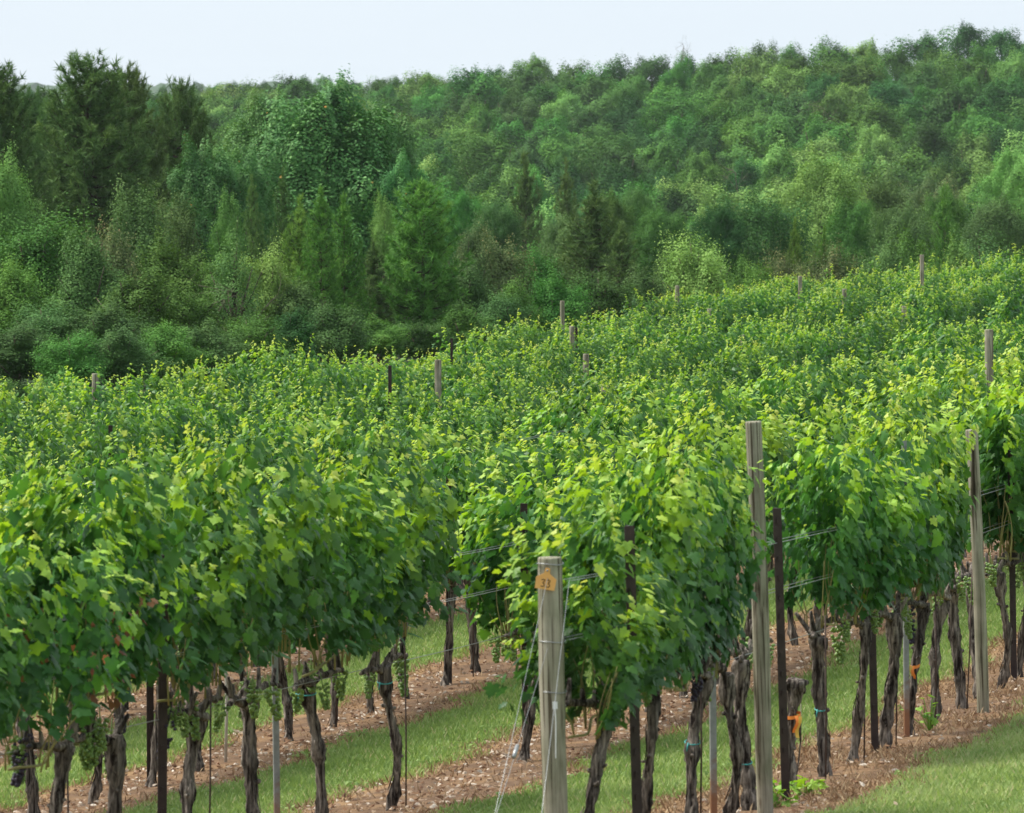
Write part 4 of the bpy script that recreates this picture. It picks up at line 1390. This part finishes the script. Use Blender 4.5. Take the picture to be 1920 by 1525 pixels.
for k, (px, y, wp, d, m) in enumerate([(30, 600, 190, 128, M_GREY), (130, 618, 150, 126, M_MID), (225, 612, 170, 128, M_GREY), (310, 600, 150, 131, M_MID), (385, 598, 150, 134, M_GREY), (470, 585, 150, 137, M_MID), (545, 575, 140, 141, M_OLDV), (630, 565, 150, 146, M_GREY), (710, 590, 140, 150, M_MID), (790, 600, 140, 156, M_OLDV), (870, 570, 150, 158, M_MID), (950, 545, 130, 160, M_GREY), (1040, 505, 140, 166, M_MID), (1130, 500, 150, 172, M_OLDV), (1220, 500, 140, 178, M_GREY), (1420, 490, 120, 186, M_MID)]):
    tree("shrub", SAP[k % 4], px, y, wp * 1.15, d, "low dark shrub in the undergrowth between the last vine row and the trees", "undergrowth shrubs", m, rng=rt)
# weeds and bushes at the low corner of the field
for k, (px, y, wp, d, lab) in enumerate([(115, 690, 90, 112, "tall pointed weedy bush beyond the lower vine rows"), (40, 715, 100, 113, "grey-green weedy bush at the field's lower edge"), (75, 708, 80, 116, "low weedy bush between its taller neighbours"), (160, 716, 70, 110, "small weedy bush beside the last row's end post"), (0, 712, 90, 117, "weedy bush cut off by the picture's edge")]):
    tree("weedy_bush", BUSH[k % 2], px, y, wp, d, lab, "weedy bushes at the field's corner", M_LIGHT if k != 1 else M_GREY, rng=rt)

# mid-distance trees that stand out
big = [(1540, 268, 235, 330, M_LIGHT, 2, "tall yellow-green oval tree standing out before the hillside forest"), (1425, 352, 230, 300, M_OLDV, 0, "wide very dark round tree above the upper rows"), (1352, 372, 120, 296, M_OLDV, 2, "dark round tree beside the very dark wide one"),
       (1650, 310, 180, 340, M_GREY, 2, "greyish tree just uphill of the yellow-green oval one"), (1742, 322, 170, 345, M_TAN, 0, "olive round tree on the lower hillside"), (1892, 272, 150, 330, M_LIGHT, 1, "yellow-green tree at the picture's edge on the lower hillside"),
       (1775, 345, 130, 320, M_MID, 2, "fresh green round tree low on the hillside"), (1870, 360, 170, 315, M_GREY, 0, "greyish round tree low by the vineyard's upper corner"), (1600, 365, 130, 310, M_MID, 3, "green tree under the yellow-green oval one"), (1690, 375, 150, 305, M_GREY, 0, "grey-green round tree low in the valley"),
       (1140, 350, 110, 320, M_MID, 2, "light green tree low in the valley behind the broad pine"), (1190, 345, 110, 330, M_OLDV, 0, "dark round tree low in the valley behind the broad pine"), (1240, 380, 130, 310, M_MID, 0, "bright round tree in the valley above the grey sapling"), (1060, 395, 130, 290, M_GREY, 2, "grey-green tree in the valley behind the broad pine"),
       (930, 370, 120, 300, M_OLDV, 0, "dark tree in the valley beside the lone pine"), (870, 350, 110, 320, M_MID, 2, "green tree in the valley behind the lone pine")]
for px, y, wp, d, m, k, lab in big:
    tree("broadleaf_tree", MIDT[k], px, y, wp, d, lab, "broad trees in the valley", m, rng=rt)

# the forest on the far hillside, tree by tree
RX = [-100, 0, 370, 430, 500, 580, 640, 700, 760, 800, 860, 900, 950, 1000, 1050, 1100, 1150, 1200, 1270, 1340, 1400, 1480, 1560, 1640, 1700, 1750, 1800, 1860, 1920, 2050]
RY = [175, 172, 160, 150, 142, 136, 152, 138, 136, 130, 128, 120, 112, 98, 104, 116, 108, 100, 90, 82, 82, 74, 70, 66, 70, 52, 42, 46, 44, 44]
LOWX, LOWY = [-100, 400, 800, 1000, 1300, 1600, 2050], [330, 320, 390, 420, 430, 420, 400]
TONES = [(M_OLDV, "dark green"), (M_MID, "mid green"), (M_MID, "mid green"), (M_MID, "mid green"), (M_OLDV, "dark green"), (M_LIGHT, "light green")]
BANDS = ["foot", "foot", "lower slope", "lower slope", "middle", "middle", "middle", "middle", "upper slope", "upper slope", "upper slope", "skyline"]
SIDES = lambda px: "above the tulip trees" if px < 860 else ("above the broad pine" if px < 1260 else ("above the yellow-green oval tree" if px < 1640 else "above the vineyard's upper corner"))
NL = 12
for k in range(NL):
    f = k / (NL - 1)
    d0 = 430 + 400 * f
    step = 92 - 22 * f
    px = -60 + rt.uniform(0, step)
    while px < 1990:
        if not (px < 330 and k < 8):
            yr = np.interp(px, RX, RY)
            yl = np.interp(px, LOWX, LOWY)
            y = yl + (yr - yl) * f ** .9 + rt.normal(0, 11 if k < NL - 1 else 5) + (0 if k < NL - 1 else 4)
            d = d0 + rt.uniform(-16, 16)
            q = int(rt.integers(len(TONES)))
            m, tn = TONES[q]
            pi = int(rt.integers(9))
            shp = "cone-shaped" if pi == 5 else ("oval" if pi in (2, 4, 8) else "round-crowned")
            if k == NL - 1 and rt.random() < .05:
                tree("pine_tree", RIDGEP[int(rt.integers(2))], px, y - 3, rt.uniform(60, 90), d, f"dark ragged pine standing on the forest skyline {SIDES(px)}", "pines on the forest skyline", M_PINE, rng=rt)
            else:
                tree("forest_tree", FOREST[pi], px, y, step * rt.uniform(1.4, 2.6), d, f"{tn} {shp} tree at the hillside forest's {BANDS[k]}, {SIDES(px)}", "trees of the far hillside forest", m, rng=rt)
        px += step * rt.uniform(.75, 1.25)
# the lower, farther wood behind the pines
for px in np.arange(-40, 900, 34):
    y = np.interp(px, [-40, 270, 420, 600, 900], [176, 166, 156, 146, 140]) + rt.normal(0, 4)
    tree("forest_tree", FOREST[int(rt.integers(9))], px + rt.uniform(-8, 8), y, rt.uniform(44, 66), rt.uniform(1080, 1250), "small hazy tree of the distant wood seen beyond the pines and tulip trees", "trees of the distant wood", M_OLDV if rt.random() < .5 else M_MID, rng=rt)

# bare snags standing in the forest
for px, yt, d, hm, lab in [(1271, 68, 815, 6.5, "bare grey dead tree sticking up from the forest skyline"), (1512, 176, 690, 7.0, "pale dead tree standing among green crowns high on the hillside"), (1540, 182, 680, 6.0, "pale dead tree close beside another one high on the hillside"), (1388, 300, 520, 5.0, "thin bare tree among the lower hillside crowns")]:
    p = at(px, yt, d)
    tag(obj("dead_tree", DEADM, loc=(p[0], d, p[2] - hm * .95), rot=(0, 0, px), scale=(hm / 3.1 * .8, hm / 3.1 * .8, hm / 3.1)), lab, "tree", "bare snags in the forest")

# small weeds sprouting in the soil by the front row
for k, (px, py, d, lab) in enumerate([(1545, 1480, 33.0, "small green weed at the taped stump's foot"), (1500, 1465, 33.2, "leafy weed beside the tall brown steel post's foot"), (1740, 1310, 38.4, "bright vine sucker between two front row trunks"), (1475, 1500, 32.2, "tiny weed in the soil under the leaning wooden post")]):
    x = row_x(0, d) + [.12, -.06, .05, .08][k]
    g = Geo()
    rg = np.random.default_rng(900 + k)
    n = 22 if k != 2 else 16
    hgt = .1 if k != 2 else .3
    P = np.stack([rg.normal(0, .06, n), rg.normal(0, .06, n), rg.uniform(.01, hgt, n)], 1)
    scatter(g, LEAF0, LEAF0T, P, np.array([0, 0, 1.0]) + rg.normal(0, .4, (n, 3)), rg.normal(0, 1, (n, 3)), rg.uniform(.03, .07, n), rg.uniform(.3, .55, n))
    for q in range(n):
        V, T, Q = tube([(0, 0, -.02), tuple(P[q] * .6), tuple(P[q])], .003, 5)
        g.add(V, T, Q, .4)
    tag(obj("weed", g.mesh("weed", M_VINE), loc=(x, d - .15, gz(x, d - .15))), lab, "weed", "weeds by the front row")

# ------------------------------------------------------------------ haze
hz, t = mat("haze")
pv = N(t, "VolumePrincipled")
pv.inputs["Color"].default_value = (.90, .96, 1.0, 1)
pv.inputs["Density"].default_value = .00005
pv.inputs["Anisotropy"].default_value = .2
o = t.nodes.new("ShaderNodeOutputMaterial")
t.links.new(pv.outputs[0], o.inputs["Volume"])
g = Geo()
V, Q = box(0, 1975, 0, 3900, 4150, 84)
V[:, 2] = np.where(V[:, 2] > 0, 18, -28)
g.add(V, None, Q)
tag(obj("haze", g.mesh("haze", hz)), "thin bluish summer haze over the valley", "haze", kind='stuff')
